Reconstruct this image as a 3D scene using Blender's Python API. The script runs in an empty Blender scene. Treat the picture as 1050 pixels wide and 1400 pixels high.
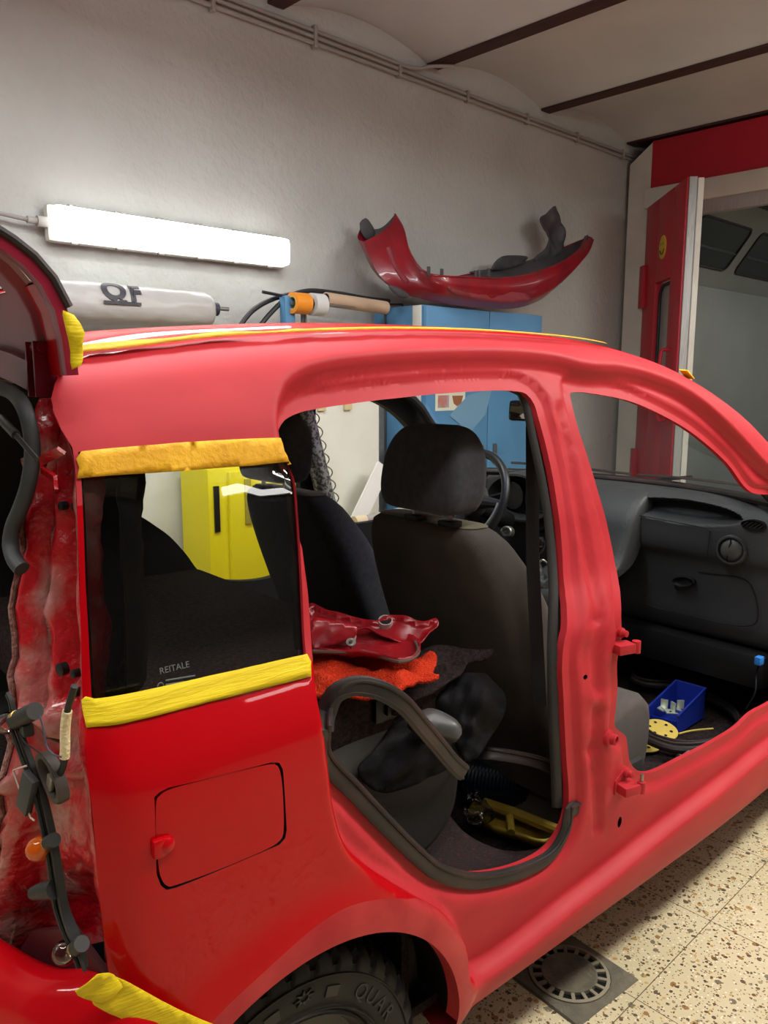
import bpy, bmesh, math, random
import numpy as np
from mathutils import Vector, Matrix, noise
from mathutils.geometry import delaunay_2d_cdt
random.seed(7); np.random.seed(7)
SC = bpy.context.scene; COL = SC.collection
# ---------------------------------------------------------------- camera, light, exposure
F = 1095.0; CX, CY = 525.0, 700.0
PITCH = math.radians(9.4); YAW = math.radians(46.1); CAMH = 1.45
fw = np.array([math.cos(PITCH)*math.cos(YAW), math.cos(PITCH)*math.sin(YAW), -math.sin(PITCH)])
rt = np.array([math.sin(YAW), -math.cos(YAW), 0.0]); up = np.cross(rt, fw)
CAM = np.array([0, 0, CAMH])
cd = bpy.data.cameras.new('camera'); cam = bpy.data.objects.new('camera', cd); COL.objects.link(cam)
cd.sensor_fit = 'VERTICAL'; cd.sensor_height = 36.0; cd.lens = 36.0*F/1400.0; cd.clip_start = 0.05
m = Matrix(((rt[0], up[0], -fw[0], 0), (rt[1], up[1], -fw[1], 0), (rt[2], up[2], -fw[2], CAMH), (0, 0, 0, 1)))
cam.matrix_world = m; SC.camera = cam
SC.view_settings.view_transform = 'Standard'; SC.view_settings.look = 'None'
SC.view_settings.gamma = 1.0; SC.view_settings.use_curve_mapping = False
SC.view_settings.exposure = 0.0
W = bpy.data.worlds.new('world'); SC.world = W; W.use_nodes = True
W.node_tree.nodes['Background'].inputs[0].default_value = (0.75, 0.8, 0.85, 1)
W.node_tree.nodes['Background'].inputs[1].default_value = 0.25
TUBE_POWER = 6.5        # emission of the tube fixtures' diffusers
def area(name, loc, rot, sx, sy, power, col=(1, 0.97, 0.92)):
    l = bpy.data.lights.new(name, 'AREA'); l.shape = 'RECTANGLE'; l.size = sx; l.size_y = sy; l.energy = power; l.color = col
    o = bpy.data.objects.new(name, l); COL.objects.link(o); o.location = loc; o.rotation_euler = rot; return o
# unseen ceiling rows taken to hang overhead, plus added upward and fill lights
area('ceiling_row_light', (0.9, -0.1, 3.0), (0, 0, 0), 2.4, 0.3, 36)
area('ceiling_row_light', (1.0, 1.75, 3.0), (0, 0, 0), 2.4, 0.3, 62, (.97, 1, 1))  # added over the car to brighten the left wall and the roof
area('fill_uplight', (1.0, 1.75, 3.1), (math.pi, 0, 0), 2.4, 0.3, 26, (.9, .96, 1))  # this and the next two: upward fill added to brighten the vaults
area('fill_uplight', (0.9, -0.1, 3.1), (math.pi, 0, 0), 2.4, 0.3, 46, (.9, .96, 1))
area('fill_uplight', (3.6, -0.3, 3.1), (math.pi, 0, 0), 2.4, 0.3, 100, (.88, .95, 1))
area('ceiling_row_light', (3.6, -0.3, 3.0), (0, 0, 0), 2.4, 0.3, 115, (1, 0.95, 0.86))
area('ceiling_row_light', (-1.6, 1.6, 3.0), (0, 0, 0), 0.3, 2.4, 60)
area('booth_fill_light', (8.5, 1.6, 2.85), (0, 0, 0), 2.5, 1.2, 22, (0.95, 1, 0.97))  # fill inside the booth, no fixture; the booth's own tubes are dead

# ---------------------------------------------------------------- projection helpers (a pixel of the photo -> a ray -> a point on a real surface)
def ray(x, y): return fw*F+rt*(x-CX)-up*(y-CY)
def pz(x, y, z): d = ray(x, y); return CAM+d*(z-CAMH)/d[2]
def pyw(x, y, Y): d = ray(x, y); return CAM+d*Y/d[1]
def pxw(x, y, X): d = ray(x, y); return CAM+d*X/d[0]
CA = math.radians(-3.6)
cX = np.array([math.cos(CA), math.sin(CA), 0]); cYv = np.array([-math.sin(CA), math.cos(CA), 0])
_s = pz(620, 1386, .31); ORG = np.array([_s[0], _s[1], 0]) - cX*.33
CARM = Matrix.Translation(Vector(ORG)) @ Matrix.Rotation(CA, 4, 'Z')
def tocar(p): v = np.array(p)-ORG; return np.array([v@cX, v@cYv, v[2]])
CC = tocar(CAM)
def cray(x, y): d = ray(x, y); return np.array([d@cX, d@cYv, d[2]])
def cy(x, y, Y): d = cray(x, y); return CC+d*(Y-CC[1])/d[1]
def cz(x, y, Z): d = cray(x, y); return CC+d*(Z-CC[2])/d[2]
def cx(x, y, X): d = cray(x, y); return CC+d*(X-CC[0])/d[0]
def cplane(x, y, p0, n):
    d = cray(x, y); p0 = np.array(p0, float); n = np.array(n, float); return CC+d*((p0-CC)@n)/(d@n)

# ---------------------------------------------------------------- materials
def s2l(c):
    c = c/255.0
    return c/12.92 if c <= .04045 else ((c+.055)/1.055)**2.4
def rgb(r, g, b): return (s2l(r), s2l(g), s2l(b), 1.0)
MATS = {}
def mat(name, col, rough=.5, metal=0., coat=0., spec=.5, col2=None, nscale=8., bump=0., bscale=60., detail=6., mix=(.35, .65), alpha=None, trans=0., ior=1.45, sheen=0., coatr=.03, stretch=None, bdist=.01):
    if name in MATS: return MATS[name]
    M = bpy.data.materials.new(name); M.use_nodes = True; nt = M.node_tree; b = nt.nodes['Principled BSDF']
    b.inputs['Base Color'].default_value = col; b.inputs['Roughness'].default_value = rough; b.inputs['Metallic'].default_value = metal
    b.inputs['Coat Weight'].default_value = coat; b.inputs['Coat Roughness'].default_value = coatr; b.inputs['Specular IOR Level'].default_value = spec
    b.inputs['Transmission Weight'].default_value = trans; b.inputs['IOR'].default_value = ior; b.inputs['Sheen Weight'].default_value = sheen
    tc = nt.nodes.new('ShaderNodeTexCoord'); src = tc.outputs['Object']
    if stretch:
        mp = nt.nodes.new('ShaderNodeMapping'); mp.inputs['Scale'].default_value = stretch; nt.links.new(src, mp.inputs[0]); src = mp.outputs[0]
    if col2:
        n = nt.nodes.new('ShaderNodeTexNoise'); n.inputs['Scale'].default_value = nscale; n.inputs['Detail'].default_value = detail
        nt.links.new(src, n.inputs['Vector'])
        r = nt.nodes.new('ShaderNodeValToRGB'); r.color_ramp.elements[0].position = mix[0]; r.color_ramp.elements[1].position = mix[1]
        r.color_ramp.elements[0].color = col; r.color_ramp.elements[1].color = col2
        nt.links.new(n.outputs['Fac'], r.inputs[0]); nt.links.new(r.outputs[0], b.inputs['Base Color'])
    if bump:
        n2 = nt.nodes.new('ShaderNodeTexNoise'); n2.inputs['Scale'].default_value = bscale; n2.inputs['Detail'].default_value = 5
        nt.links.new(src, n2.inputs['Vector'])
        bp = nt.nodes.new('ShaderNodeBump'); bp.inputs['Strength'].default_value = bump; bp.inputs['Distance'].default_value = bdist
        nt.links.new(n2.outputs['Fac'], bp.inputs['Height']); nt.links.new(bp.outputs[0], b.inputs['Normal'])
    MATS[name] = M; return M
def emit(name, col, st):
    M = bpy.data.materials.new(name); M.use_nodes = True; b = M.node_tree.nodes['Principled BSDF']
    b.inputs['Base Color'].default_value = (.9, .9, .9, 1); b.inputs['Emission Color'].default_value = col; b.inputs['Emission Strength'].default_value = st; MATS[name] = M; return M
gloss = mat('glossy_red_paint', rgb(176, 2, 14), .42, coat=.42, coatr=.03, spec=.06)
matte = mat('sanded_red_paint', rgb(182, 44, 52), .55, spec=.28, col2=rgb(172, 37, 45), nscale=5, stretch=(1, 1, 3))
lipm = mat('scuffed_lip_paint', rgb(178, 48, 50), .5, spec=.4, col2=rgb(158, 26, 34), nscale=14)
dirtyred = mat('dirty_red_paint', rgb(176, 16, 28), .3, coat=.5, col2=rgb(172, 122, 116), nscale=12, mix=(.50, .70), bump=.9, bscale=34, coatr=.08)
darkred = mat('dark_wine_paint', rgb(140, 24, 52), .4, spec=.25, coat=.12, col2=rgb(100, 14, 30), nscale=4)
rubber = mat('black_rubber', rgb(28, 27, 27), .5, spec=.4, col2=rgb(52, 38, 36), nscale=10)
tyre_m = mat('tyre_rubber', rgb(24, 24, 24), .6, spec=.35, col2=rgb(34, 33, 32), nscale=12)
blackp = mat('black_plastic', rgb(22, 22, 23), .45, spec=.4)
dgrey = mat('dark_grey_plastic', rgb(50, 49, 48), .55, spec=.4, bump=.15, bscale=300)
dashm = mat('dash_plastic', rgb(56, 56, 58), .5, spec=.5, bump=.2, bscale=260)
fabric = mat('seat_fabric', rgb(62, 62, 68), .95, spec=.15, col2=rgb(72, 71, 76), nscale=60, bump=.25, bscale=500, sheen=.1)
fabric_b = mat('seat_cloth_brown_black', rgb(82, 78, 74), .9, spec=.2, col2=rgb(92, 84, 80), nscale=9, bump=.2, bscale=500)
carpet = mat('black_carpet', rgb(34, 32, 32), 1., spec=.1, col2=rgb(62, 48, 48), nscale=120, bump=.6, bscale=400)
tape_m = mat('yellow_masking_tape', rgb(232, 205, 28), .6, spec=.3, col2=rgb(214, 186, 22), nscale=30, bump=.3, bscale=90, stretch=(.3, 1, 3))
tape_o = mat('amber_masking_tape', rgb(226, 170, 30), .6, spec=.3, col2=rgb(208, 150, 26), nscale=24, bump=.3, bscale=90)
steel = mat('dull_steel', rgb(150, 148, 142), .38, metal=.9)
dirtmetal = mat('grey_conduit', rgb(152, 148, 142), .55, spec=.4)
white_p = mat('white_enamel', rgb(214, 211, 202), .45, col2=rgb(200, 196, 186), nscale=3)
booth_red = mat('booth_red_paint', rgb(186, 36, 54), .42, spec=.4)
cabblue = mat('cabinet_blue', rgb(86, 138, 178), .45, col2=rgb(78, 128, 168), nscale=3)

# ---------------------------------------------------------------- mesh helpers
def tag(o, label=None, cat=None, group=None, kind=None):
    if label: o['label'] = label
    if cat: o['category'] = cat
    if group: o['group'] = group
    if kind: o['kind'] = kind
    return o
def thing(name, label, cat, group=None, car=False):
    o = bpy.data.objects.new(name, None); COL.objects.link(o); o.empty_display_size = .1
    if car: o.matrix_world = CARM
    o['_fix'] = 1
    return tag(o, label, cat, group)
def mk(name, verts, faces, m, parent=None, smooth=True, car=False, mats=None, idx=None, ang=None):
    me = bpy.data.meshes.new(name); me.from_pydata([tuple(map(float, v)) for v in verts], [], [tuple(int(i) for i in f) for f in faces]); me.validate(verbose=False)
    for mm in (mats or [m]): me.materials.append(mm)
    if idx is not None and len(idx) == len(me.polygons): me.polygons.foreach_set('material_index', list(idx))
    if smooth:
        me.polygons.foreach_set('use_smooth', [True]*len(me.polygons))
        if ang: me.set_sharp_from_angle(angle=math.radians(ang))
    me.update()
    o = bpy.data.objects.new(name, me); COL.objects.link(o)
    if parent: o.parent = parent
    elif car: o.matrix_world = CARM
    return o
class MB:
    def __init__(s): s.v = []; s.f = []; s.i = []
    def add(s, v, f, mi=0):
        n = len(s.v); s.v += [tuple(map(float, p)) for p in v]; s.f += [tuple(int(i)+n for i in q) for q in f]; s.i += [mi]*len(f); return s
    def box(s, c, size, rot=None, mi=0, bev=0.0, M=None):
        bm = bmesh.new(); bmesh.ops.create_cube(bm, size=1.0)
        for v in bm.verts: v.co = Vector((v.co.x*size[0], v.co.y*size[1], v.co.z*size[2]))
        if bev: bmesh.ops.bevel(bm, geom=bm.edges[:], offset=bev, segments=2, affect='EDGES', profile=.6)
        R = M if M is not None else Matrix.Translation(Vector(c)) @ (Matrix.Rotation(rot[2], 4, 'Z') @ Matrix.Rotation(rot[1], 4, 'Y') @ Matrix.Rotation(rot[0], 4, 'X') if rot else Matrix.Identity(4))
        bm.verts.index_update(); s.add([R @ v.co for v in bm.verts], [[v.index for v in f.verts] for f in bm.faces], mi); bm.free(); return s
    def tube(s, pts, r, n=10, closed=False, caps=True, mi=0, prof=None, upv=(0, 0, 1)):
        v, f = sweep(pts, r, n, closed, caps, prof, upv); return s.add(v, f, mi)
    def lathe(s, c, axis, prof, n=32, mi=0, a0=0, a1=2*math.pi):
        v, f = lathe(c, axis, prof, n, a0, a1); return s.add(v, f, mi)
    def poly(s, pts, thick, nrm, mi=0):
        v, f = slab(pts, thick, nrm); return s.add(v, f, mi)
    def obj(s, name, m, parent=None, smooth=True, car=False, mats=None, ang=35):
        return mk(name, s.v, s.f, m, parent, smooth, car, mats, s.i if mats else None, ang)
def catmull(P, sp=.01, closed=False):
    P = np.array(P, float); n = len(P); out = []
    seg = n if closed else n-1
    for i in range(seg):
        p1, p2 = P[i], P[(i+1) % n]
        p0 = P[(i-1) % n] if (closed or i > 0) else 2*p1-p2
        p3 = P[(i+2) % n] if (closed or i+2 < n) else 2*p2-p1
        # centripetal parametrisation
        def tj(ti, a, b): return ti+max(np.linalg.norm(b-a), 1e-7)**.5
        t0 = 0; t1 = tj(t0, p0, p1); t2 = tj(t1, p1, p2); t3 = tj(t2, p2, p3)
        k = max(1, int(np.linalg.norm(p2-p1)/sp))
        for j in range(k):
            t = t1+(t2-t1)*j/k
            A1 = (t1-t)/(t1-t0)*p0+(t-t0)/(t1-t0)*p1; A2 = (t2-t)/(t2-t1)*p1+(t-t1)/(t2-t1)*p2; A3 = (t3-t)/(t3-t2)*p2+(t-t2)/(t3-t2)*p3
            B1 = (t2-t)/(t2-t0)*A1+(t-t0)/(t2-t0)*A2; B2 = (t3-t)/(t3-t1)*A2+(t-t1)/(t3-t1)*A3
            out.append((t2-t)/(t2-t1)*B1+(t-t1)/(t2-t1)*B2)
    if not closed: out.append(P[-1])
    return np.array(out)
def sweep(pts, r, n=10, closed=False, caps=True, prof=None, upv=(0, 0, 1)):
    P = np.array(pts, float); N = len(P); R = np.full(N, r) if np.isscalar(r) else np.array(r)
    if prof is None: prof = [(math.cos(2*math.pi*k/n), math.sin(2*math.pi*k/n)) for k in range(n)]
    n = len(prof); T = np.zeros_like(P)
    for i in range(N):
        a = P[(i-1) % N] if (closed or i > 0) else P[i]; b = P[(i+1) % N] if (closed or i < N-1) else P[i]
        d = b-a; T[i] = d/(np.linalg.norm(d)+1e-12)
    u = np.array(upv, float)
    if abs(u@T[0]) > .95: u = np.array([1., 0, 0])
    v = []; A = u-(u@T[0])*T[0]; A /= np.linalg.norm(A)
    for i in range(N):
        A = A-(A@T[i])*T[i]; A /= np.linalg.norm(A)+1e-12; B = np.cross(T[i], A)
        for a, b in prof: v.append(P[i]+R[i]*(a*A+b*B))
    f = []
    for i in range(N if closed else N-1):
        j = (i+1) % N
        for k in range(n): f.append((i*n+k, i*n+(k+1) % n, j*n+(k+1) % n, j*n+k))
    if caps and not closed: f.append(tuple(range(n))[::-1]); f.append(tuple((N-1)*n+k for k in range(n)))
    return v, f
def lathe(c, axis, prof, n=32, a0=0, a1=2*math.pi):
    c = np.array(c, float); ax = np.array(axis, float); ax /= np.linalg.norm(ax)
    u = np.array([0, 0, 1.]) if abs(ax[2]) < .9 else np.array([1., 0, 0]); u = u-(u@ax)*ax; u /= np.linalg.norm(u); w = np.cross(ax, u)
    full = abs(a1-a0-2*math.pi) < 1e-6; K = n if full else n+1; v = []; f = []; m_ = len(prof)
    for k in range(K):
        t = a0+(a1-a0)*k/n; d = math.cos(t)*u+math.sin(t)*w
        for (r, h) in prof: v.append(c+d*r+ax*h)
    for k in range(n):
        j = (k+1) % K
        for i in range(m_-1): f.append((k*m_+i, j*m_+i, j*m_+i+1, k*m_+i+1))
    return v, f
def slab(pts, thick, nrm):
    P = [np.array(p, float) for p in pts]; nn = np.array(nrm, float); nn /= np.linalg.norm(nn); n = len(P)
    a = np.array([1., 0, 0]) if abs(nn[0]) < .8 else np.array([0, 1., 0]); a -= (a@nn)*nn; a /= np.linalg.norm(a); b = np.cross(nn, a)
    r = delaunay_2d_cdt([Vector((p@a, p@b)) for p in P], [(i, (i+1) % n) for i in range(n)], [], 1, 1e-6)
    if len(r[0]) != n: tris = [tuple(range(n))]; 
    else:
        orig = r[3]; mp = [o[0] for o in orig]; tris = [tuple(mp[i] for i in f) for f in r[2]]
    v = P+[p-nn*thick for p in P]
    return v, [t for t in tris]+[tuple(i+n for i in t[::-1]) for t in tris]+[(i, i+n, (i+1) % n+n, (i+1) % n) for i in range(n)]
def inside(P, poly):
    P = np.asarray(P); poly = np.asarray(poly); x, y = P[:, 0], P[:, 1]; r = np.zeros(len(P), bool); j = len(poly)-1
    for i in range(len(poly)):
        xi, yi = poly[i]; xj, yj = poly[j]
        if yi != yj: r ^= ((yi > y) != (yj > y)) & (x < (xj-xi)*(y-yi)/(yj-yi)+xi)
        j = i
    return r
def dist(P, poly, closed=True):
    P = np.asarray(P, float); poly = np.asarray(poly, float); d = np.full(len(P), 1e9); n = len(poly)
    for i in range(n if closed else n-1):
        a = poly[i]; b = poly[(i+1) % n]; ab = b-a; L = ab@ab+1e-12
        t = np.clip(((P-a)@ab)/L, 0, 1); q = P-(a+t[:, None]*ab); d = np.minimum(d, np.hypot(q[:, 0], q[:, 1]))
    return d
def ss(x): x = np.clip(x, 0, 1); return x*x*(3-2*x)
def resample(P, sp, closed=True):
    P = np.array(P, float); Q = np.vstack([P, P[:1]]) if closed else P; out = []
    for i in range(len(Q)-1):
        k = max(1, int(round(np.linalg.norm(Q[i+1]-Q[i])/sp)))
        for j in range(k): out.append(Q[i]+(Q[i+1]-Q[i])*j/k)
    if not closed: out.append(Q[-1])
    return np.array(out)
def fillregion(outer, holes, step, extra=None, cons=()):
    """triangulate a 2D region with holes; interior grid of spacing step; extra = more interior points"""
    V = []; E = []
    for lp in [outer]+holes:
        n0 = len(V); V += [Vector(p) for p in lp]; E += [(n0+i, n0+(i+1) % len(lp)) for i in range(len(lp))]
    CP = []
    for lp in cons:
        n0 = len(V); V += [Vector(p) for p in lp]; E += [(n0+i, n0+i+1) for i in range(len(lp)-1)]; CP += list(lp)
    mn = np.min(outer, 0); mx = np.max(outer, 0)
    gx, gy = np.meshgrid(np.arange(mn[0], mx[0], step), np.arange(mn[1], mx[1], step)); G = np.c_[gx.ravel(), gy.ravel()]
    G[:, 0] += (np.round((G[:, 1]-mn[1])/step) % 2)*step*.5
    if extra is not None:
        dd = dist_fast(G, extra, step*.7); G = np.vstack([G[dd], extra])
    ok = inside(G, outer); dmin = dist(G, outer)
    for h in holes: ok &= ~inside(G, h); dmin = np.minimum(dmin, dist(G, h))
    G = G[ok & (dmin > step*.45)]
    if CP: G = G[dist_fast(G, np.array(CP), .0045)]
    V += [Vector(p) for p in G]
    r = delaunay_2d_cdt(V, E, [], 0, 1e-7)
    vs = np.array([tuple(v) for v in r[0]]); fs = np.array(r[2]); c = vs[fs].mean(1)
    k = inside(c, outer)
    for h in holes: k &= ~inside(c, h)
    fs = fs[k]
    a = vs[fs[:, 1]]-vs[fs[:, 0]]; b = vs[fs[:, 2]]-vs[fs[:, 0]]; cr = a[:, 0]*b[:, 1]-a[:, 1]*b[:, 0]
    fs[cr < 0] = fs[cr < 0][:, ::-1]
    return vs, fs[np.abs(cr) > 1e-10]
def dist_fast(G, E, r):
    keep = np.ones(len(G), bool); cell = {}
    for i, e in enumerate(E): cell.setdefault((int(e[0]//r), int(e[1]//r)), []).append(e)
    for i, g in enumerate(G):
        a, b = int(g[0]//r), int(g[1]//r)
        for dx in (-1, 0, 1):
            for dy in (-1, 0, 1):
                for e in cell.get((a+dx, b+dy), ()):
                    if (e[0]-g[0])**2+(e[1]-g[1])**2 < r*r: keep[i] = False; break
    return keep
# ================================================================ THE ROOM
WY = 3.6
def stc(o, n=None): tag(o, kind='structure'); return o
plaster = mat('rough_plaster', rgb(184, 186, 181), .85, spec=.2, col2=rgb(173, 174, 169), nscale=1.6, bump=.42, bscale=26, bdist=.02, mix=(.3, .7))
ceilm = mat('vault_plaster', rgb(198, 198, 198), .85, spec=.2, col2=rgb(186, 186, 186), nscale=1.2, bump=.3, bscale=5, bdist=.02)
beamm = mat('beam_brown', rgb(62, 34, 30), .6)
# terrazzo floor: pale cream ground with small brown, grey and ochre chips, thin tile joints
def terrazzo():
    M = bpy.data.materials.new('terrazzo'); M.use_nodes = True; nt = M.node_tree; b = nt.nodes['Principled BSDF']; L = nt.links
    tc = nt.nodes.new('ShaderNodeTexCoord'); col = None
    base = nt.nodes.new('ShaderNodeTexNoise'); base.inputs['Scale'].default_value = 1.7; base.inputs['Detail'].default_value = 8
    L.new(tc.outputs['Object'], base.inputs['Vector'])
    r0 = nt.nodes.new('ShaderNodeValToRGB'); r0.color_ramp.elements[0].position = .35; r0.color_ramp.elements[1].position = .65
    r0.color_ramp.elements[0].color = rgb(196, 186, 150); r0.color_ramp.elements[1].color = rgb(212, 200, 166); L.new(base.outputs[0], r0.inputs[0]); col = r0.outputs[0]
    for sc, th, pal, prob in ((38, .30, [(150, 116, 70), (120, 112, 92), (176, 142, 88), (96, 84, 64)], .42), (75, .34, [(110, 80, 52), (150, 140, 112), (84, 74, 60), (190, 160, 104)], .45), (150, .36, [(120, 98, 66), (230, 222, 196), (100, 92, 76), (176, 150, 104)], .5)):
        wn = nt.nodes.new('ShaderNodeTexNoise'); wn.inputs['Scale'].default_value = sc*.8; L.new(tc.outputs['Object'], wn.inputs['Vector'])
        mx = nt.nodes.new('ShaderNodeVectorMath'); mx.operation = 'MULTIPLY_ADD'; mx.inputs[1].default_value = (.5/sc,)*3
        L.new(wn.outputs['Color'], mx.inputs[0]); L.new(tc.outputs['Object'], mx.inputs[2])
        v = nt.nodes.new('ShaderNodeTexVoronoi'); v.inputs['Scale'].default_value = sc; v.inputs['Randomness'].default_value = 1; L.new(mx.outputs[0], v.inputs['Vector'])
        lt = nt.nodes.new('ShaderNodeMath'); lt.operation = 'LESS_THAN'; lt.inputs[1].default_value = th; L.new(v.outputs['Distance'], lt.inputs[0])
        sp = nt.nodes.new('ShaderNodeSeparateColor'); L.new(v.outputs['Color'], sp.inputs[0])
        l2 = nt.nodes.new('ShaderNodeMath'); l2.operation = 'LESS_THAN'; l2.inputs[1].default_value = prob; L.new(sp.outputs[0], l2.inputs[0])
        mu = nt.nodes.new('ShaderNodeMath'); mu.operation = 'MULTIPLY'; L.new(lt.outputs[0], mu.inputs[0]); L.new(l2.outputs[0], mu.inputs[1])
        cr = nt.nodes.new('ShaderNodeValToRGB'); cr.color_ramp.interpolation = 'CONSTANT'; cr.color_ramp.elements[0].color = rgb(*pal[0]); cr.color_ramp.elements[1].color = rgb(*pal[1]); cr.color_ramp.elements[1].position = .3
        for k in (2, 3): e = cr.color_ramp.elements.new(.25*k+.05); e.color = rgb(*pal[k])
        L.new(sp.outputs[1], cr.inputs[0])
        mi = nt.nodes.new('ShaderNodeMix'); mi.data_type = 'RGBA'; L.new(mu.outputs[0], mi.inputs[0]); L.new(col, mi.inputs[6]); L.new(cr.outputs[0], mi.inputs[7]); col = mi.outputs[2]
    br = nt.nodes.new('ShaderNodeTexBrick'); br.offset = 0; br.inputs['Scale'].default_value = 1; br.inputs['Brick Width'].default_value = .4; br.inputs['Row Height'].default_value = .4
    br.inputs['Mortar Size'].default_value = .0012; br.inputs['Mortar Smooth'].default_value = 0
    L.new(tc.outputs['Object'], br.inputs['Vector'])
    mi = nt.nodes.new('ShaderNodeMix'); mi.data_type = 'RGBA'; L.new(br.outputs['Fac'], mi.inputs[0]); L.new(col, mi.inputs[6]); mi.inputs[7].default_value = rgb(96, 86, 62)
    L.new(mi.outputs[2], b.inputs['Base Color']); b.inputs['Roughness'].default_value = .38; b.inputs['Specular IOR Level'].default_value = .4
    return M
fl = MB().box((3, .3, -.05), (14, 7, .1)).obj('floor', terrazzo(), smooth=False); stc(fl)
# wall with the vaults' scalloped top: built taller than the vault, the vault covers it
stc(MB().box((3, WY+.1, 1.85), (14, .2, 3.7)).obj('wall_left', plaster, smooth=False))
stc(MB().box((3, -3.3, 1.85), (14, .2, 3.7)).obj('wall_right', mat('grey_wall_paint', rgb(96, 96, 94), .8, col2=rgb(80, 80, 80), nscale=1.5), smooth=False))
stc(MB().box((-4.1, .2, 1.85), (.2, 7.2, 3.7)).obj('wall_back', MATS['grey_wall_paint'], smooth=False))
stc(MB().box((10.1, .2, 1.85), (.2, 7.2, 3.7)).obj('wall_front', mat('grey_wall', rgb(110, 110, 108), .8), smooth=False))
# ceiling: shallow brick vaults between steel beams every 1.18 m
BX = [2.687+1.18*k for k in range(-6, 7)]
v = []; f = []; n = 0; NS = 14
for i in range(len(BX)-1):
    for k in range(NS+1):
        t = k/NS; x = BX[i]+.03+(BX[i+1]-BX[i]-.06)*t; z = 3.335+.10*math.sin(math.pi*t)**.8 if 0 < t < 1 else 3.335
        v += [(x, -3.2, z), (x, WY+.02, z)]
    for k in range(NS): a = n+2*k; f.append((a, a+1, a+3, a+2))
    n += 2*(NS+1)
vv = v+[(-4.2, -3.2, 3.72), (10.2, -3.2, 3.72), (10.2, WY+.2, 3.72), (-4.2, WY+.2, 3.72)]; f.append((n, n+3, n+2, n+1))
c = mk('ceiling', vv, f, ceilm, ang=40); stc(c)
for i, x in enumerate(BX):
    b = MB().box((x, .2, 3.332), (.10, 6.78, .014)).box((x, .2, 3.37), (.012, 6.78, .09)).obj('trim_%d' % (i+1), beamm, smooth=False); stc(b)
# housings for the unseen ceiling lamps above; the one over the car is added
for k, (x, y, sx, sy) in enumerate(((.9, -.1, 2.4, .3), (3.6, -.3, 2.4, .3), (-1.6, 1.6, .3, 2.4), (1.0, 1.75, 2.4, .3))):
    t = thing('ceiling_lamp', ['long white ceiling lamp over the aisle beside the car', 'long white ceiling lamp nearer the spray booth', 'long white ceiling lamp behind the car tail', 'long white ceiling lamp added out of view above the car roof'][k], 'lamp', 'ceiling lamps')
    MB().box((x, y, 3.05), (sx+.06, sy+.06, .05), bev=.01).obj('housing', white_p, t)
    for q in (-.4, .4): MB().tube([(x+q*sx*(sx > sy), y+q*sy*(sy > sx), 3.07), (x+q*sx*(sx > sy), y+q*sy*(sy > sx), 3.33)], .006, 6).obj('hanger', steel, t)
# ---- conduit pipes along the wall
t = thing('electrical_conduit', 'grey twin conduit pipes running along the wall below the vaults', 'pipe')
y0 = WY-.02
MB().tube([(-4, y0, 3.215), (6.3, y0, 3.215)], .011, 10).obj('pipe', dirtmetal, t)
MB().tube([(-4, y0, 3.245), (6.3, y0, 3.245)], .011, 10).obj('pipe', dirtmetal, t)
MB().tube(catmull([(-4, y0, 3.275), (3.35, y0, 3.275), (3.62, y0-.005, 3.272), (3.74, y0-.02, 3.285), (3.79, y0-.03, 3.305), (3.86, y0-.08, 3.312), (3.92, y0-.12, 3.314)], .03), .011, 10).obj('pipe', dirtmetal, t)
for px, py in ((290, 15), (430, 65), (545, 105), (638, 145), (720, 175), (788, 200), (850, 222)):
    q = pyw(px, py, y0); w3 = q[0] < 3.4
    MB().box((q[0], y0-.002, 3.245 if w3 else 3.23), (.022, .034, .115 if w3 else .07), bev=.005).obj('clip', dirtmetal, t)
# the same kind of fixture on the opposite wall (its reflection runs across the quarter window)
t = thing('tube_light_fixture', 'pair of long tube lights high on the opposite wall behind the camera', 'lamp')
MB().box((3.85, -3.15, 3.18), (2.7, .05, .16), bev=.02).obj('housing', white_p, t)
MB().box((3.85, -3.10, 3.18), (2.66, .07, .13), bev=.028).obj('diffuser', emit('wall_tube_diffuser', (1, 1, .97, 1), 14.0), t)
# ---- wall tube fixture
t = thing('tube_light_fixture', 'lit white fluorescent tube fixture mounted on the left wall', 'lamp')
xl, xr, zc = 1.418+.02, 2.672, 2.107; hy = WY-.085
tl = emit('tube_diffuser', (1, 1, 1, 1), TUBE_POWER)
MB().box(((xl+xr)/2, hy+.045, zc), (xr-xl+.02, .05, .155), bev=.02).obj('housing', white_p, t)
MB().box(((xl+xr)/2, hy-.005, zc), (xr-xl, .07, .14), bev=.028).obj('diffuser', tl, t)
for k in range(6):
    for s in (-1, 1):
        MB().box((xl+.1+(xr-xl-.2)*k/5, hy+.02, zc+s*.077), (.03, .02, .014), bev=.003).obj('clip', steel, t)
MB().tube([(xl, hy+.03, zc), (xl-.05, hy+.03, zc)], .022, 12).tube([(xl-.045, hy+.03, zc), (xl-.09, hy+.03, zc)], .015, 12).obj('cable_gland', dirtmetal, t)
MB().tube(catmull([(xl-.085, hy+.03, zc), (xl-.2, hy+.035, zc+.012), (xl-.6, hy+.04, zc+.06), (-1, hy+.045, zc+.1)], .05), .009, 8).obj('cable', dirtmetal, t)
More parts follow.
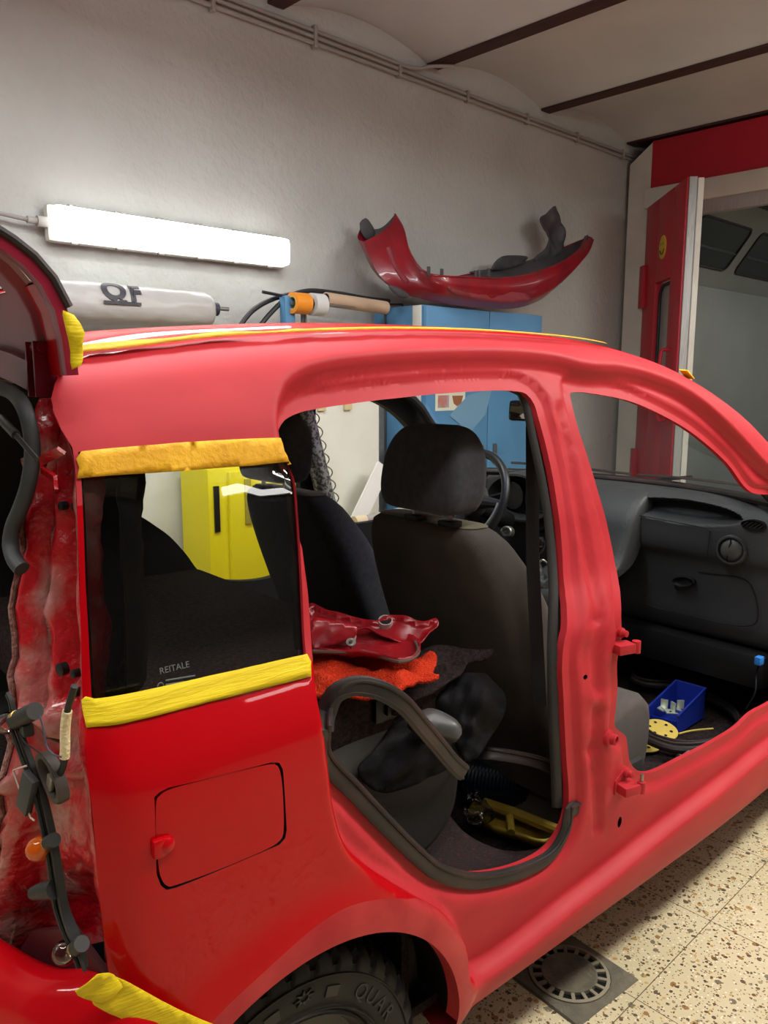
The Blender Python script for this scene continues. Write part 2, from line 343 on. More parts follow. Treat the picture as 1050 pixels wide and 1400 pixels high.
# ================================================================ THE CAR BODY
_pt = [(.20, .075, .20), (.24, .045, .24), (.28, .024, .28), (.33, .013, .33), (.38, .009, .38), (.45, .005, .45), (.6, 0, .6), (.75, -.003, .75), (.90, 0, .90), (.955, .006, .955), (1.0, .024, 1.0), (1.03, .04, 1.03), (1.06, .052, 1.055),
       (1.2, .086, 1.195), (1.36, .130, 1.35), (1.42, .152, 1.41), (1.47, .178, 1.458), (1.52, .213, 1.503), (1.57, .262, 1.536), (1.62, .315, 1.549), (1.85, .545, 1.570), (2.1, .79, 1.578)]
_P = catmull(np.array(_pt), .006)
TT, PY0, PZ0 = _P[:, 0], _P[:, 1], _P[:, 2]
_zr = np.array([(-.5, 1.36), (-.3, 1.452), (-.24, 1.474), (-.11, 1.493), (.036, 1.513), (.174, 1.525), (.42, 1.54), (.73, 1.545), (1.05, 1.534), (1.31, 1.494), (1.48, 1.447), (1.68, 1.366), (1.86, 1.258), (2.05, 1.145), (2.3, 1.04), (2.6, 1.0)])
_zr = catmull(_zr, .02)
def side(x, t):
    x = np.asarray(x, float); t = np.asarray(t, float)
    y0 = np.interp(t, TT, PY0); z0 = np.interp(t, TT, PZ0); h = (np.interp(x, _zr[:, 0], _zr[:, 1])-1.03)/(.51)
    z = np.where(t > 1.03, 1.03+(z0-1.03)*h, z0)
    y = np.where(t > 1.03, .04+(y0-.04)*(.45+.55*np.clip(h, 0, 1.1)), y0)
    r = np.clip(-x, 0, None); fr = np.clip(x-1.2, 0, None); rc = np.clip(-x-.232, 0, None); rb_ = np.clip(-x-.15, 0, None)
    y = y+.12*r*r+7*rc*rc+.5*rb_*rb_+.05*fr*fr
    return y, z
_ts = np.linspace(.20, 2.1, 520)
def U(px, py, off=0.0):
    """first hit of the pixel's ray with the car's side surface -> (x,t)"""
    d = cray(px, py); Ys = np.arange(-.02, .85, .002)
    prev = None
    for Y in Ys:
        q = CC+d*(Y-CC[1])/d[1]
        ys, zs = side(q[0], _ts)
        t = np.interp(q[2], zs, _ts) if q[2] < zs[-1] else None
        if t is None: prev = None; continue
        g = Y-(side(q[0], t)[0]+off)
        if prev is not None and g >= 0 > prev[0]:
            a = prev[0]/(prev[0]-g); return np.array([prev[1]+(q[0]-prev[1])*a, prev[2]+(t-prev[2])*a])
        if prev is None and g >= 0: return np.array([q[0], t])
        prev = (g, q[0], t)
    return np.array([q[0], t if t else 2.1])
def Us(L): return np.array([U(*p) for p in L])
# outlines on the side surface
R_top = [(388, 596), (386, 560), (396, 528), (416, 510), (452, 498), (520, 489), (620, 483), (720, 484), (764, 490), (800, 500), (822, 503), (850, 504), (900, 516), (950, 540), (1000, 583), (1050, 637)]
R_left = [(388, 596), (398, 622), (409, 655), (415, 713), (422, 770), (428, 818), (434, 898), (437, 932), (441, 962), (450, 1010), (456, 1060), (463, 1110), (480, 1160), (510, 1190), (560, 1222), (608, 1250), (636, 1288), (648, 1341)]
R_bot = [(800, 1232), (907, 1145), (1050, 1030)]
rt_, rl_, rb_ = Us(R_top), Us(R_left), Us(R_bot)
Rl = np.vstack([rt_[::-1], rl_[1:], rb_])       # from front top, back over the doors, down, forward along the sill
Rl = np.vstack([catmull(Rl, .012), [[2.2, rb_[-1][1]-.0], [2.24, .9], [2.1, 1.2]]])
O1px = [(399, 596), (402, 572), (410, 557), (432, 545), (488, 535), (572, 525), (660, 518), (724, 518), (742, 523), (754, 540), (760, 560), (770, 596), (780, 640), (788, 688), (794, 740), (796, 784), (797, 900), (798, 973), (801, 1046), (804, 1104), (800, 1137), (780, 1173), (743, 1198), (673, 1214), (620, 1204), (593, 1184), (550, 1141), (507, 1094), (464, 1047), (453, 1015), (445, 965), (441, 930), (438, 902), (432, 818), (426, 770), (419, 713), (413, 655), (405, 622)]
O2px = [(802, 523), (812, 521), (840, 525), (887, 537), (933, 560), (977, 590), (1017, 627), (1050, 668)]
O2b = [(1050, 985), (1032, 1003), (1005, 1021), (960, 1046), (914, 1068), (896, 1064), (887, 1052), (884, 1030), (882, 1018), (867, 1003), (868, 985), (871, 950), (871, 911), (877, 880), (876, 840), (867, 770), (857, 720), (843, 667), (833, 633), (813, 570), (804, 535)]
O1 = catmull(Us(O1px), .010, True)
o2a, o2b = Us(O2px), Us(O2b)
O2 = catmull(np.vstack([o2a, [[2.02, 1.25], [2.10, 1.05], [2.05, .85], [1.92, .62], [1.80, .52]], o2b]), .010, True)
WIN = Us([(107, 618), (398, 604), (403, 640), (411, 760), (418, 890), (419, 903), (128, 978), (126, 960), (117, 800), (110, 640)])
WIN = resample(WIN, .012)
# rear outer edge of the side panel
rear_px = [(75, 524), (70, 545), (74, 565), (84, 588), (99, 612), (103, 640), (106, 720), (110, 850), (113, 960), (115, 1005), (119, 1060), (127, 1120), (136, 1230), (148, 1328)]
REAR = Us(rear_px)
seam = Us([(200, 1362), (262, 1394)])
ARC = (.02, .28, .322)
arc = [(ARC[0]+ARC[2]*math.cos(a), ARC[1]+ARC[2]*math.sin(a)) for a in np.linspace(math.radians(131), math.radians(2), 60)]
arc = [p for p in arc]
tape_top = Us([(82, 512), (115, 490), (180, 478), (240, 470), (300, 464), (400, 457.5), (480, 455), (550, 453), (640, 454), (700, 457.5), (760, 463), (820, 471)])
tape_top[:, 1] = np.minimum(tape_top[:, 1], 1.585); tape_top = tape_top[tape_top[:, 0] < 1.05]
topx = np.arange(1.1, 2.3, .03)
OUT = np.vstack([REAR, seam, arc, [[.342, .245], [.352, .235]], np.c_[np.arange(.38, 2.3, .02), np.full(96, .235)], [[2.3, .28], [2.3, .9], [2.3, 1.10]],
                 [[2.25, 1.30], [2.15, 1.45], [2.0, 1.57], [1.6, 1.57], [1.3, 1.57], [1.1, 1.57]], tape_top[::-1]])
OUT = resample(OUT, .014)
def offs(L, d, n=None):
    L = np.asarray(L); T = np.roll(L, -1, 0)-np.roll(L, 1, 0); T /= np.linalg.norm(T, axis=1)[:, None]+1e-9
    return L+np.c_[-T[:, 1], T[:, 0]]*d
extra = []
for d in (-.026, -.019, -.012, -.006, .006, .012, .018, .024):
    for L in (Rl,): extra.append(resample(offs(L, d), .008))
for d in (.01, .02, .028, .036, .045):
    for s in (-1, 1):
        for L in (O1, O2):
            Q = offs(L, s*d); extra.append(Q[~inside(Q, L)])
extra = np.vstack(extra)
# thin duplicates
seen = {}; ex = []
for e in extra:
    k = (round(e[0]/.0055), round(e[1]/.0055))
    if k not in seen: seen[k] = 1; ex.append(e)
extra = np.array(ex)
FLAP = Us([(211, 1090), (217, 1084), (230, 1077), (372, 1042), (382, 1043), (387, 1052), (392, 1135), (390, 1146), (382, 1155), (240, 1214), (228, 1217), (220, 1211), (214, 1195)])
FLAPs = catmull(FLAP, .004, True)
flap_hole = resample(FLAP, .008)
HOLES = [((823, 933), .007, .005), ((866, 1134), .008, .014), ]
def ell(px, py, a, b, n=16):
    c = U(px, py); return np.array([(c[0]+a*math.cos(2*math.pi*k/n), c[1]+b*math.sin(2*math.pi*k/n)) for k in range(n)])
hls = [ell(*h[0], h[1], h[2]) for h in HOLES]
def bump2(P, c, a, b, rot=0):
    dx = P[:, 0]-c[0]; dt = P[:, 1]-c[1]; ca, sa = math.cos(rot), math.sin(rot)
    return np.exp(-(((dx*ca+dt*sa)/a)**2+((-dx*sa+dt*ca)/b)**2))
BPc = Us([(775, 520), (800, 640), (828, 780), (838, 900), (835, 1040), (838, 1160)])
def depth(P):
    P = np.asarray(P, float)
    iR = inside(P, Rl); dR = dist(P, Rl); sR = np.where(iR, dR, -dR)
    d = .036*ss((sR+.010)/.020)
    d1 = dist(P, O1); d2 = dist(P, O2); do = np.minimum(d1, d2)
    w = ss(sR/.02)
    d += w*.013*ss((.040-do)/.010)
    # channel down the middle of the door pillar, ridge bosses at the hinges
    dc = dist(P, BPc, False); inp = (P[:, 1] < 1.42) & (P[:, 1] > .45)
    d += inp*w*.010*ss((.022-dc)/.012)*ss((do-.03)/.02)
    for px, a, b, h, r in (((838, 845), .022, .009, .013, 0), ((823, 905), .03, .05, .010, 0), ((838, 965), .034, .014, -.013, -.5), ((830, 1035), .022, .012, .012, -.3), ((852, 1060), .018, .05, -.006, 0)):
        d += w*h*bump2(P, U(*px), a, b, r)
    # upper sill: faint stamped ridge
    d += -w*.005*bump2(P, U(900, 1165), .30, .006, 0)
    # wheel-arch flare
    rr = np.hypot(P[:, 0]-ARC[0], P[:, 1]-ARC[1]); d -= (1-w)*.020*ss(1-(rr-ARC[2])/.10)*(P[:, 1] < .72)
    return d
def lift(P, extra_d=0.0):
    P = np.asarray(P, float); y, z = side(P[:, 0], P[:, 1]); d = depth(P)+extra_d
    # recess goes inboard, and slightly down where the side turns into the roof
    e = 1e-3; y1, z1 = side(P[:, 0], P[:, 1]+e); ty, tz = (y1-y), (z1-z); L = np.hypot(ty, tz)+1e-12
    ny, nz = tz/L, -ty/L
    return np.c_[P[:, 0], y+d*ny, z+d*nz]
arc2 = []
for a in np.linspace(math.radians(128), math.radians(5), 110):
    q = ARC[2]+.05
    for _ in range(8): q = ARC[2]+.05-.022*float(ss(np.array([(.10-(ARC[0]+q*math.cos(a)))/.2]))[0])
    arc2.append((ARC[0]+q*math.cos(a), ARC[1]+q*math.sin(a)))
arc2 = np.array(arc2)
vs, fs = fillregion(OUT, [O1, O2, WIN, flap_hole]+hls, .0125, extra, [resample(Rl, .009), arc2, [(-.4, 1.338), (.49, 1.338)]])
V3 = lift(vs); cen = vs[fs].mean(1)
inR = inside(cen, Rl)
roofy = (cen[:, 1] > 1.338) | (cen[:, 0] > .5) | ((cen[:, 1] > 1.035) & (cen[:, 0] > .02))
ra = np.hypot(cen[:, 0]-ARC[0], cen[:, 1]-ARC[1])+.022*ss((.10-cen[:, 0])/.2)
midx = np.where(inR | roofy | (cen[:, 1] < .50) & (cen[:, 0] > .40), 1, np.where((ra < ARC[2]+.05) & (cen[:, 1] < .66), 2, 0))
CAR = thing('car', 'red five-door hatchback with doors and tail lamps removed, partly masked for repainting', 'car', car=True)
del CAR['_fix']
body = mk('body_side', V3, fs, None, CAR, mats=[gloss, matte, lipm], idx=midx)
# returns: sheet edges turned inward around every opening
def flange(name, L, dy, m, sgn=1, off=0.0, shrink=0.0, bead=True, parent=None):
    A = lift(L); B = A.copy(); B[:, 1] += dy*.35; C_ = A.copy(); C_[:, 1] += dy
    if shrink:
        S = lift(offs(L, shrink)); C_[:, 0] = S[:, 0]; C_[:, 2] = S[:, 2]
    n = len(A); v = np.vstack([A, B, C_]); f = [(k*n+i, k*n+(i+1) % n, (k+1)*n+(i+1) % n, (k+1)*n+i) for k in range(2) for i in range(n)]
    return mk(name, v, f, m, parent or CAR)
flange('door_frame_flange', O1, .016, matte); flange('door_frame_flange', O2, .012, matte)
flange('window_frame', WIN, .02, matte)
flange('flap_recess', flap_hole, .02, blackp)
for h in hls: flange('pillar_hole', h, .03, blackp)
# wheel arch lip
al = np.array(arc); A = lift(al); n = len(A); B = A.copy(); B[:, 1] += .03; rr = np.array([[(p[0]-ARC[0]), (p[1]-ARC[1])] for p in al])
C2 = A.copy(); C2[:, 0] += rr[:, 0]*.06; C2[:, 2] += rr[:, 1]*.06; C2[:, 1] = .07; D = C2.copy(); D[:, 1] = .36
mk('arch_lip', np.vstack([A, B]), [(i, i+1, n+i+1, n+i) for i in range(n-1)], lipm, CAR)
mk('wheel_well', np.vstack([B, C2, D]), [(k*n+i, k*n+i+1, (k+1)*n+i+1, (k+1)*n+i) for k in range(2) for i in range(n-1)], mat('wheel_well_black', rgb(20, 18, 18), .9, spec=.1), CAR)
MB().poly([(ARC[0]+.37*math.cos(a), .36, ARC[1]+.37*math.sin(a)) for a in np.linspace(0, 2*math.pi, 40, endpoint=False)], .01, (0, -1, 0)).obj('inner_wing', MATS['wheel_well_black'], CAR)
# the sill underside
xs = np.arange(.36, 2.28, .05); A = lift(np.c_[xs, np.full(len(xs), .235)]); B = A+np.array([0, .05, -.02]); C2 = A+np.array([0, .10, .0]); n = len(xs)
mk('sill_underside', np.vstack([A, B, C2]), [(k*n+i, k*n+i+1, (k+1)*n+i+1, (k+1)*n+i) for k in range(2) for i in range(n-1)], matte, CAR)
# fuel flap
fv, ff = fillregion(catmull(offs(FLAP, 0), .004, True)*1.0, [], .012)
cf = fv.mean(0); fv = cf+(fv-cf)*.955
fp = mk('fuel_flap', lift(fv, .001), ff, gloss, CAR)
fe = catmull(cf+(FLAP-cf)*.955, .004, True); A = lift(fe, .001); B = lift(fe, .012); n = len(A)
mk('flap_edge', np.vstack([A, B]), [(i, (i+1) % n, n+(i+1) % n, n+i) for i in range(n)], gloss, fp)
k = lift(np.array([U(222, 1155)]))[0]
MB().lathe((k[0]+.004, k[1]-.006, k[2]), (0, -1, .05), [(0, .004), (.006, .0035), (.010, .001), (.0115, -.004), (.0115, -.012)], 24).box((k[0]-.006, k[1]-.002, k[2]-.001), (.018, .012, .026), bev=.005).obj('flap_finger_grip', gloss, fp)
# ================================================================ roof, tail, glass, wheel
def thin_glass(name, tint, rough=0.0, fac=.06):
    M = bpy.data.materials.new(name); M.use_nodes = True; nt = M.node_tree; nt.nodes.clear(); L = nt.links
    o = nt.nodes.new('ShaderNodeOutputMaterial'); t = nt.nodes.new('ShaderNodeBsdfTransparent'); t.inputs[0].default_value = tint
    g = nt.nodes.new('ShaderNodeBsdfGlossy'); g.inputs['Roughness'].default_value = rough; g.inputs[0].default_value = (1, 1, 1, 1)
    fr = nt.nodes.new('ShaderNodeFresnel'); fr.inputs[0].default_value = 1.5; mx = nt.nodes.new('ShaderNodeMixShader')
    L.new(fr.outputs[0], mx.inputs[0]); L.new(t.outputs[0], mx.inputs[1]); L.new(g.outputs[0], mx.inputs[2]); L.new(mx.outputs[0], o.inputs[0]); MATS[name] = M; return M
tinted = thin_glass('tinted_glass', rgb(218, 222, 219)); clear = thin_glass('clear_glass', rgb(240, 246, 244))
band = thin_glass('blue_sun_band_glass', rgb(90, 110, 215))
trim = mat('dark_interior_trim', rgb(40, 39, 40), .7, spec=.3, bump=.2, bscale=250)
headl = mat('grey_headlining', rgb(150, 148, 142), .9, spec=.1)
WIDTH = 1.58
# roof skin between the two ditches
xs = np.arange(-.225, 1.20, .03); tts = np.concatenate([np.arange(1.565, 1.66, .012), np.arange(1.68, 2.10, .05), [2.1]])
def roofgrid(dz, x0, x1, step=.03, t0=1.565):
    xs = np.arange(x0, x1+1e-6, step); tt = tts[tts >= t0-1e-9]; rows = []
    for x in xs:
        y, z = side(np.full(len(tt), x), tt); yy = y.copy()
        yy = y[0]+(y-y[0])*(.79-y[0])/(y[-1]-y[0])
        edge = .016*np.exp(-((yy-yy[0])/.012)**2)
        rear = .03*np.clip((-.17-x)/.05, 0, 1)**2
        r = np.c_[np.full(len(tt), x), yy, z-edge-rear+dz]; m_ = r[:-1][::-1].copy(); m_[:, 1] = WIDTH-m_[:, 1]; rows.append(np.vstack([r, m_]))
    R = len(rows[0]); v = np.vstack(rows); f = [(i*R+k, i*R+k+1, (i+1)*R+k+1, (i+1)*R+k) for i in range(len(xs)-1) for k in range(R-1)]
    return v, f
v, f = roofgrid(0, -.225, 1.22); mk('roof_panel', v, f, gloss, CAR)
v, f = roofgrid(-.05, -.2, 1.20); mk('headlining', v, f, headl, CAR)
# ---- rear face: the lamp recess and hatch flange (right side), mirrored as a plain pillar on the left
inner_px = [(52, 545), (50, 575), (44, 640), (38, 700), (34, 724), (27, 780), (23, 830), (22, 900), (21, 960), (17, 1030), (9, 1100), (0, 1150), (-12, 1220), (-22, 1290), (-30, 1330)]
outer_px = [(72, 535), (74, 565), (92, 600), (103, 640), (104, 680), (106, 720), (108, 800), (111, 880), (113, 950), (116, 1020), (123, 1090), (130, 1160), (137, 1230), (144, 1300), (148, 1328)]
op = catmull(np.array(outer_px), 12); ip = catmull(np.array(inner_px), 12)
NR = 60; op = op[np.linspace(0, len(op)-1, NR).astype(int)]; ip = ip[np.linspace(0, len(ip)-1, NR).astype(int)]
NRM = np.array([1, .25, 0.])
rows = []; NSx = 26
for i in range(NR):
    E_ = lift([U(*op[i])])[0]; I_ = cplane(ip[i][0], ip[i][1], E_, NRM); row = []
    z0 = E_[2]
    for k in range(NSx+1):
        s = k/NSx; p = E_+(I_-E_)*s
        dep = .050*ss(np.array([(s-.05)/.16]))[0]*ss(np.array([(.93-s)/.12]))[0]
        dep -= .030*ss((s-.60)/.05)*ss((.80-s)/.05)*(z0 > 1.0)            # raised inner rail
        w = op[i][1]
        dep += .020*math.exp(-((w-870)/40)**2)*math.exp(-((s-.45)/.25)**2)  # deep pocket
        dep -= .024*math.exp(-((w-982)/9)**2)*ss((s-.1)/.1)                  # cross ridges
        dep -= .020*math.exp(-((w-1062)/9)**2)*ss((s-.1)/.1)
        dep -= .022*math.exp(-((w-945)/22)**2)*math.exp(-((s-.45)/.12)**2)
        dep += .045*ss((w-1180)/90)*math.exp(-((s-.5)/.35)**2)
        nz = noise.noise(Vector((p[1]*30, p[2]*14, 1.3)))*.009+noise.noise(Vector((p[1]*80, p[2]*34, 4.)))*.007
        row.append(p+np.array([dep+nz*min(1, s*8), -.012*nz*50*0, 0]))
    rows.append(row)
v = [p for r in rows for p in r]; K = NSx+1
f = [(i*K+k, (i+1)*K+k, (i+1)*K+k+1, i*K+k+1) for i in range(NR-1) for k in range(NSx)]
rear_in = mk('lamp_recess', v, f, dirtyred, CAR)
rail = MB()
inner3 = [r[-1] for r in rows[6:]]
rust = mat('rusty_flange', rgb(96, 44, 38), .8, col2=rgb(150, 110, 100), nscale=60, bump=.8, bscale=120)
rail.tube(np.array(inner3)+np.array([-.004, .004, 0]), .0045, 8).obj('hatch_flange', rust, rear_in)
q = [r[20] for r in rows[8:40]]
MB().tube(np.array(q)+np.array([-.004, 0, 0]), .0035, 6).obj('sealer_bead', mat('old_sealer', rgb(112, 88, 78), .9, bump=1, bscale=150), rear_in)
mk('pillar_lining', [np.array(p)+np.array([.062, .012, 0]) for p in v], [q[::-1] for q in f], trim, CAR)
# slots and studs of the recess
def recess_pt(px, py, off=0.0):
    i = int(np.argmin(np.abs(op[:, 1]-py+0))); E_ = rows[i][0]; return cplane(px, py, np.array(E_)+np.array([off, 0, 0]), NRM)
for px, py, a, b in ((99, 922, .004, .013), (101, 948, .004, .004), (81, 916, .006, .008), (100, 693, .004, .004), (82, 692, .004, .003)):
    p = recess_pt(px, py, .02)
    MB().lathe(p, (-1, -.25, 0), [(0, .001), (a, .001), (a*1.5, .0), (a*1.5, -.01)], 14).obj('hole', blackp, rear_in)
# red bracket (bumper stop) jutting from the pillar, with a dark gap in it
bl = [recess_pt(x, y, -.01) for x, y in ((84, 616), (60, 628), (58, 642), (76, 655), (76, 670))]
MB().tube(bl, 1, prof=[(.0025, -.006), (.0025, .006), (-.0025, .006), (-.0025, -.006)], upv=(0, -1, 0)).obj('stop_bracket', dirtyred, rear_in)
# plain mirrored tail pillar on the left + sill of the boot
pil = [(-.25, WIDTH-.2, 1.45), (-.27, WIDTH-.12, 1.2), (-.29, WIDTH-.08, .95), (-.32, WIDTH-.06, .7)]
MB().tube(catmull(pil, .05), 1, prof=[(.05, .03), (.05, -.06), (-.04, -.06), (-.04, .03)], upv=(0, 1, 0)).obj('tail_pillar', darkred, CAR)
# header bar over the hatch opening
MB().tube(catmull([(-.222, .27, 1.455), (-.225, .4, 1.475), (-.228, .79, 1.487), (-.225, 1.18, 1.475), (-.222, 1.31, 1.455)], .06), 1, prof=[(.02, .03), (.02, -.03), (-.02, -.03), (-.02, .03)], upv=(0, 0, 1)).obj('hatch_header', darkred, CAR)
# ---- quarter window glass with printed border
gl = fillregion(resample(WIN, .02), [], .05); g3 = lift(gl[0]); g3[:, 1] += .006-.0
QG = mk('quarter_window', g3, gl[1], tinted, CAR)
cw = WIN.mean(0); INW = cw+(WIN-cw)*np.array([.90, .93]); INW = catmull(INW, .02, True)
fr = fillregion(resample(WIN, .015), [resample(INW[::3], .015)], .02); f3 = lift(fr[0]); f3[:, 1] += .009
frit = mat('window_border_black', rgb(12, 12, 13), .3)
# narrow black border only
INW2 = cw+(WIN-cw)*np.array([.965, .97]); fr = fillregion(WIN, [INW2], .012); f3 = lift(fr[0]); f3[:, 1] += .009
mk('border_print', f3, fr[1], frit, QG)
R2 = Us([(402, 650), (417, 885)]); 
fb = resample(Us([(392, 642), (402, 642), (417, 890), (407, 890)]), .012); fr = fillregion(fb, [], .02); f3 = lift(fr[0]); f3[:, 1] += .0088
mk('border_print', f3, fr[1], thin_glass('smoked_border', rgb(90, 90, 90)), QG)
# etched maker's mark on the glass, small unreadable-size lettering
def text3(name, txt, size, M, m, parent, ext=.0003, al='LEFT', off=0.0):
    cu = bpy.data.curves.new(name, 'FONT'); cu.body = txt; cu.size = size; cu.extrude = ext; cu.align_x = al; cu.offset = off; cu.resolution_u = 4
    o = bpy.data.objects.new(name, cu); COL.objects.link(o); dg = bpy.context.evaluated_depsgraph_get(); me = bpy.data.meshes.new_from_object(o.evaluated_get(dg))
    bpy.data.objects.remove(o); bpy.data.curves.remove(cu)
    me.transform(M); me.materials.append(m); r = bpy.data.objects.new(name, me); COL.objects.link(r)
    if parent: r.parent = parent
    return r
def onside(px, py, off, x_dir=(1, 0, 0)):
    p = lift([U(px, py)])[0]; p2 = lift([U(px, py)+np.array([0, .02])])[0]; u = Vector(p2-p).normalized(); X = Vector(x_dir); Z = X.cross(u).normalized()
    M = Matrix((X, u, Z)).transposed().to_4x4(); M.translation = Vector(p)+Z*off; return M
etch = mat('etched_white', rgb(92, 96, 92), .6)
text3('etched_mark', 'REITALE', .012, onside(218, 922, .001), etch, QG)
for yy_, w_ in ((930, 40), (936, 26), (942, 30)):
    a_, b_ = lift(Us([(226, yy_), (226+w_, yy_-w_*.16)])); MB().tube([a_+np.array([0, -.001, 0]), b_+np.array([0, -.001, 0])], .0012, 6).obj('etched_line', etch, QG)
MB().tube([lift([U(219, 938)])[0]+np.array([.004*math.cos(a), -.001, .005*math.sin(a)]) for a in np.linspace(0, 2*math.pi, 16, endpoint=False)], .0009, 6, closed=True).obj('etched_ring', etch, QG)
# ---- wheel

wc = np.array([.0, .0, .27]); YO = .035
wheel = bpy.data.objects.new('rear_wheel', None); COL.objects.link(wheel); wheel.parent = CAR
prof = [(.175, .02), (.185, .004), (.205, -.003), (.235, -.005), (.262, .002), (.274, .012), (.281, .022), (.2845, .035), (.2855, .08), (.2845, .13), (.279, .148), (.26, .16), (.20, .165), (.17, .15)]
pp = catmull(np.array([(a, b, 0) for a, b in prof]), .006)[:, :2]
NT = 360; v, f = lathe((wc[0], YO, wc[2]), (0, 1, 0), [tuple(p) for p in pp], NT); v = np.array(v); K = len(pp)
for k in range(NT):
    for i in range(K):
        r, h = pp[i]
        if r > .252:
            blk = (k % 10); side_w = abs(h-.08)/.08
            deep = 0
            if h < .052 or h > .11:
                sl = (k+int(h*120)) % 10
                if sl < 3: deep = .013
                elif sl == 5 and r > .27: deep = .0025
            elif (k+int(abs(h-.08)*260)) % 7 < 1: deep = .008
            for gc in (.052, .08, .108):
                if abs(h-gc) < .004: deep = .008
            if r < .268: deep *= .35
            if deep:
                j = k*K+i; d = v[j]-np.array([wc[0], v[j][1], wc[2]]); d /= np.linalg.norm(d); v[j] = v[j]-d*deep+np.array([0, .0015, 0])
tyre = mk('tyre', v, f, tyre_m, wheel, ang=40)
for r0 in (.192, .247): MB().lathe((wc[0], YO, wc[2]), (0, 1, 0), [(r0-.002, -.0035), (r0-.001, -.0065), (r0+.001, -.0065), (r0+.002, -.0035)], 160).obj('sidewall_rib', tyre_m, tyre)
rimm = mat('silver_wheel', rgb(70, 68, 66), .5, metal=.4)
MB().lathe((wc[0], YO, wc[2]), (0, 1, 0), [(.183, .008), (.178, .0), (.172, .008), (.165, .03), (.12, .035), (.06, .02), (.03, .02), (0, .02)], 64).obj('rim', rimm, wheel)
# raised sidewall lettering following the tyre
lett = mat('sidewall_lettering', rgb(44, 43, 42), .55)
def ringtext(txt, rad, a0, size):
    a = a0
    for ch in txt:
        w = size*.8
        c = Vector((wc[0]+rad*math.cos(a), YO-.0058, wc[2]+rad*math.sin(a)))
        X = Vector((math.sin(a), 0, -math.cos(a))); Yv = Vector((math.cos(a), 0, math.sin(a))); Z = X.cross(Yv)
        M = Matrix((X, Yv, Z)).transposed().to_4x4(); M.translation = c
        text3('sidewall_letter', ch, size, M, lett, tyre, ext=.001, al='CENTER'); a -= w/rad
ringtext('QUAR', .209, math.radians(51), .037)
# a star-like emblem with two bars in front of the word
em = MB()
def plate(a, da, r0, r1):
    P = []
    for t in np.linspace(a-da, a+da, 5): P.append((wc[0]+r1*math.cos(t), YO-.0075, wc[2]+r1*math.sin(t)))
    for t in np.linspace(a+da, a-da, 5): P.append((wc[0]+r0*math.cos(t), YO-.0075, wc[2]+r0*math.sin(t)))
    MB().poly(P, .003, (0, -1, 0)).obj('sidewall_bar', lett, tyre)
plate(math.radians(69), .06, .212, .230); plate(math.radians(99), .06, .212, .230)
ec = (wc[0]+.225*math.cos(math.radians(84)), wc[2]+.225*math.sin(math.radians(84)))
for k in range(8):
    a = k*math.pi/4; em.poly([(ec[0]+.020*math.cos(a), YO-.008, ec[1]+.014*math.sin(a)), (ec[0]+.008*math.cos(a+.4), YO-.008, ec[1]+.006*math.sin(a+.4)), (ec[0]+.008*math.cos(a-.4), YO-.008, ec[1]+.006*math.sin(a-.4))], .003, (0, -1, 0))
em.obj('sidewall_emblem', lett, tyre)
# ---- rear bumper (right corner): top rim curve then bulging skin
zb = .69
rim = catmull([(.0-.155, -.004, .555), (-.20, -.002, .60), (-.25, .004, .655), (-.277, .022, .690), (-.308, .050, .682), (-.338, .088, .672), (-.355, .130, .664), (-.378, .20, .660), (-.41, .32, .66), (-.43, .55, .68), (-.44, .79, .68), (-.43, 1.03, .68), (-.40, 1.3, .68), (-.34, 1.5, .68), (-.25, 1.57, .66), (-.155, 1.585, .555)], .012)
n = len(rim); cen_ = np.array([.1, .79, 0]); out = []
d = rim-cen_; T = np.gradient(rim, axis=0); nrm = np.c_[-T[:, 1], T[:, 0], np.zeros(n)]; nrm /= np.linalg.norm(nrm, axis=1)[:, None]
sg = np.sign((nrm*d).sum(1)); nrm *= sg[:, None]
wt = ss((-rim[:, 0]-.16)/.12)[:, None]
lay = [(-.050, -.075), (-.046, -.02), (-.040, -.004), (-.030, .001), (-.012, .002), (.0, -.002), (.010, -.010), (.022, -.035), (.036, -.09), (.045, -.16), (.045, -.24), (.03, -.33)]
v = []
for o_, dz in lay: v += list(rim+nrm*o_*wt+np.array([0, 0, dz])*np.maximum(wt, .0)+np.array([0, 0, 1.])*(1-wt)*(dz*.6))
f = [(k*n+i, k*n+i+1, (k+1)*n+i+1, (k+1)*n+i) for k in range(len(lay)-1) for i in range(n-1)]
mk('rear_bumper', v, f, gloss, CAR)
# ---- tailgate, swung up
sec = catmull([(-.222, 1.452), (-.232, 1.50), (-.244, 1.535), (-.262, 1.566), (-.283, 1.588), (-.33, 1.618), (-.45, 1.665), (-.70, 1.75), (-.98, 1.84)] , .03) if False else catmull(np.array([(-.240, 1.455, 0), (-.243, 1.50, 0), (-.249, 1.535, 0), (-.264, 1.566, 0), (-.283, 1.588, 0), (-.33, 1.618, 0), (-.45, 1.665, 0), (-.70, 1.75, 0), (-.98, 1.84, 0)]), .02)[:, :2]
TG = bpy.data.objects.new('tailgate', None); COL.objects.link(TG); TG.parent = CAR
ysn = [.135, .14, .15, .17, .20, .225, .245, .26, .30, .5, .79, 1.08, 1.28, 1.32, 1.335, 1.355, 1.38, 1.41, 1.43, 1.44, 1.445]
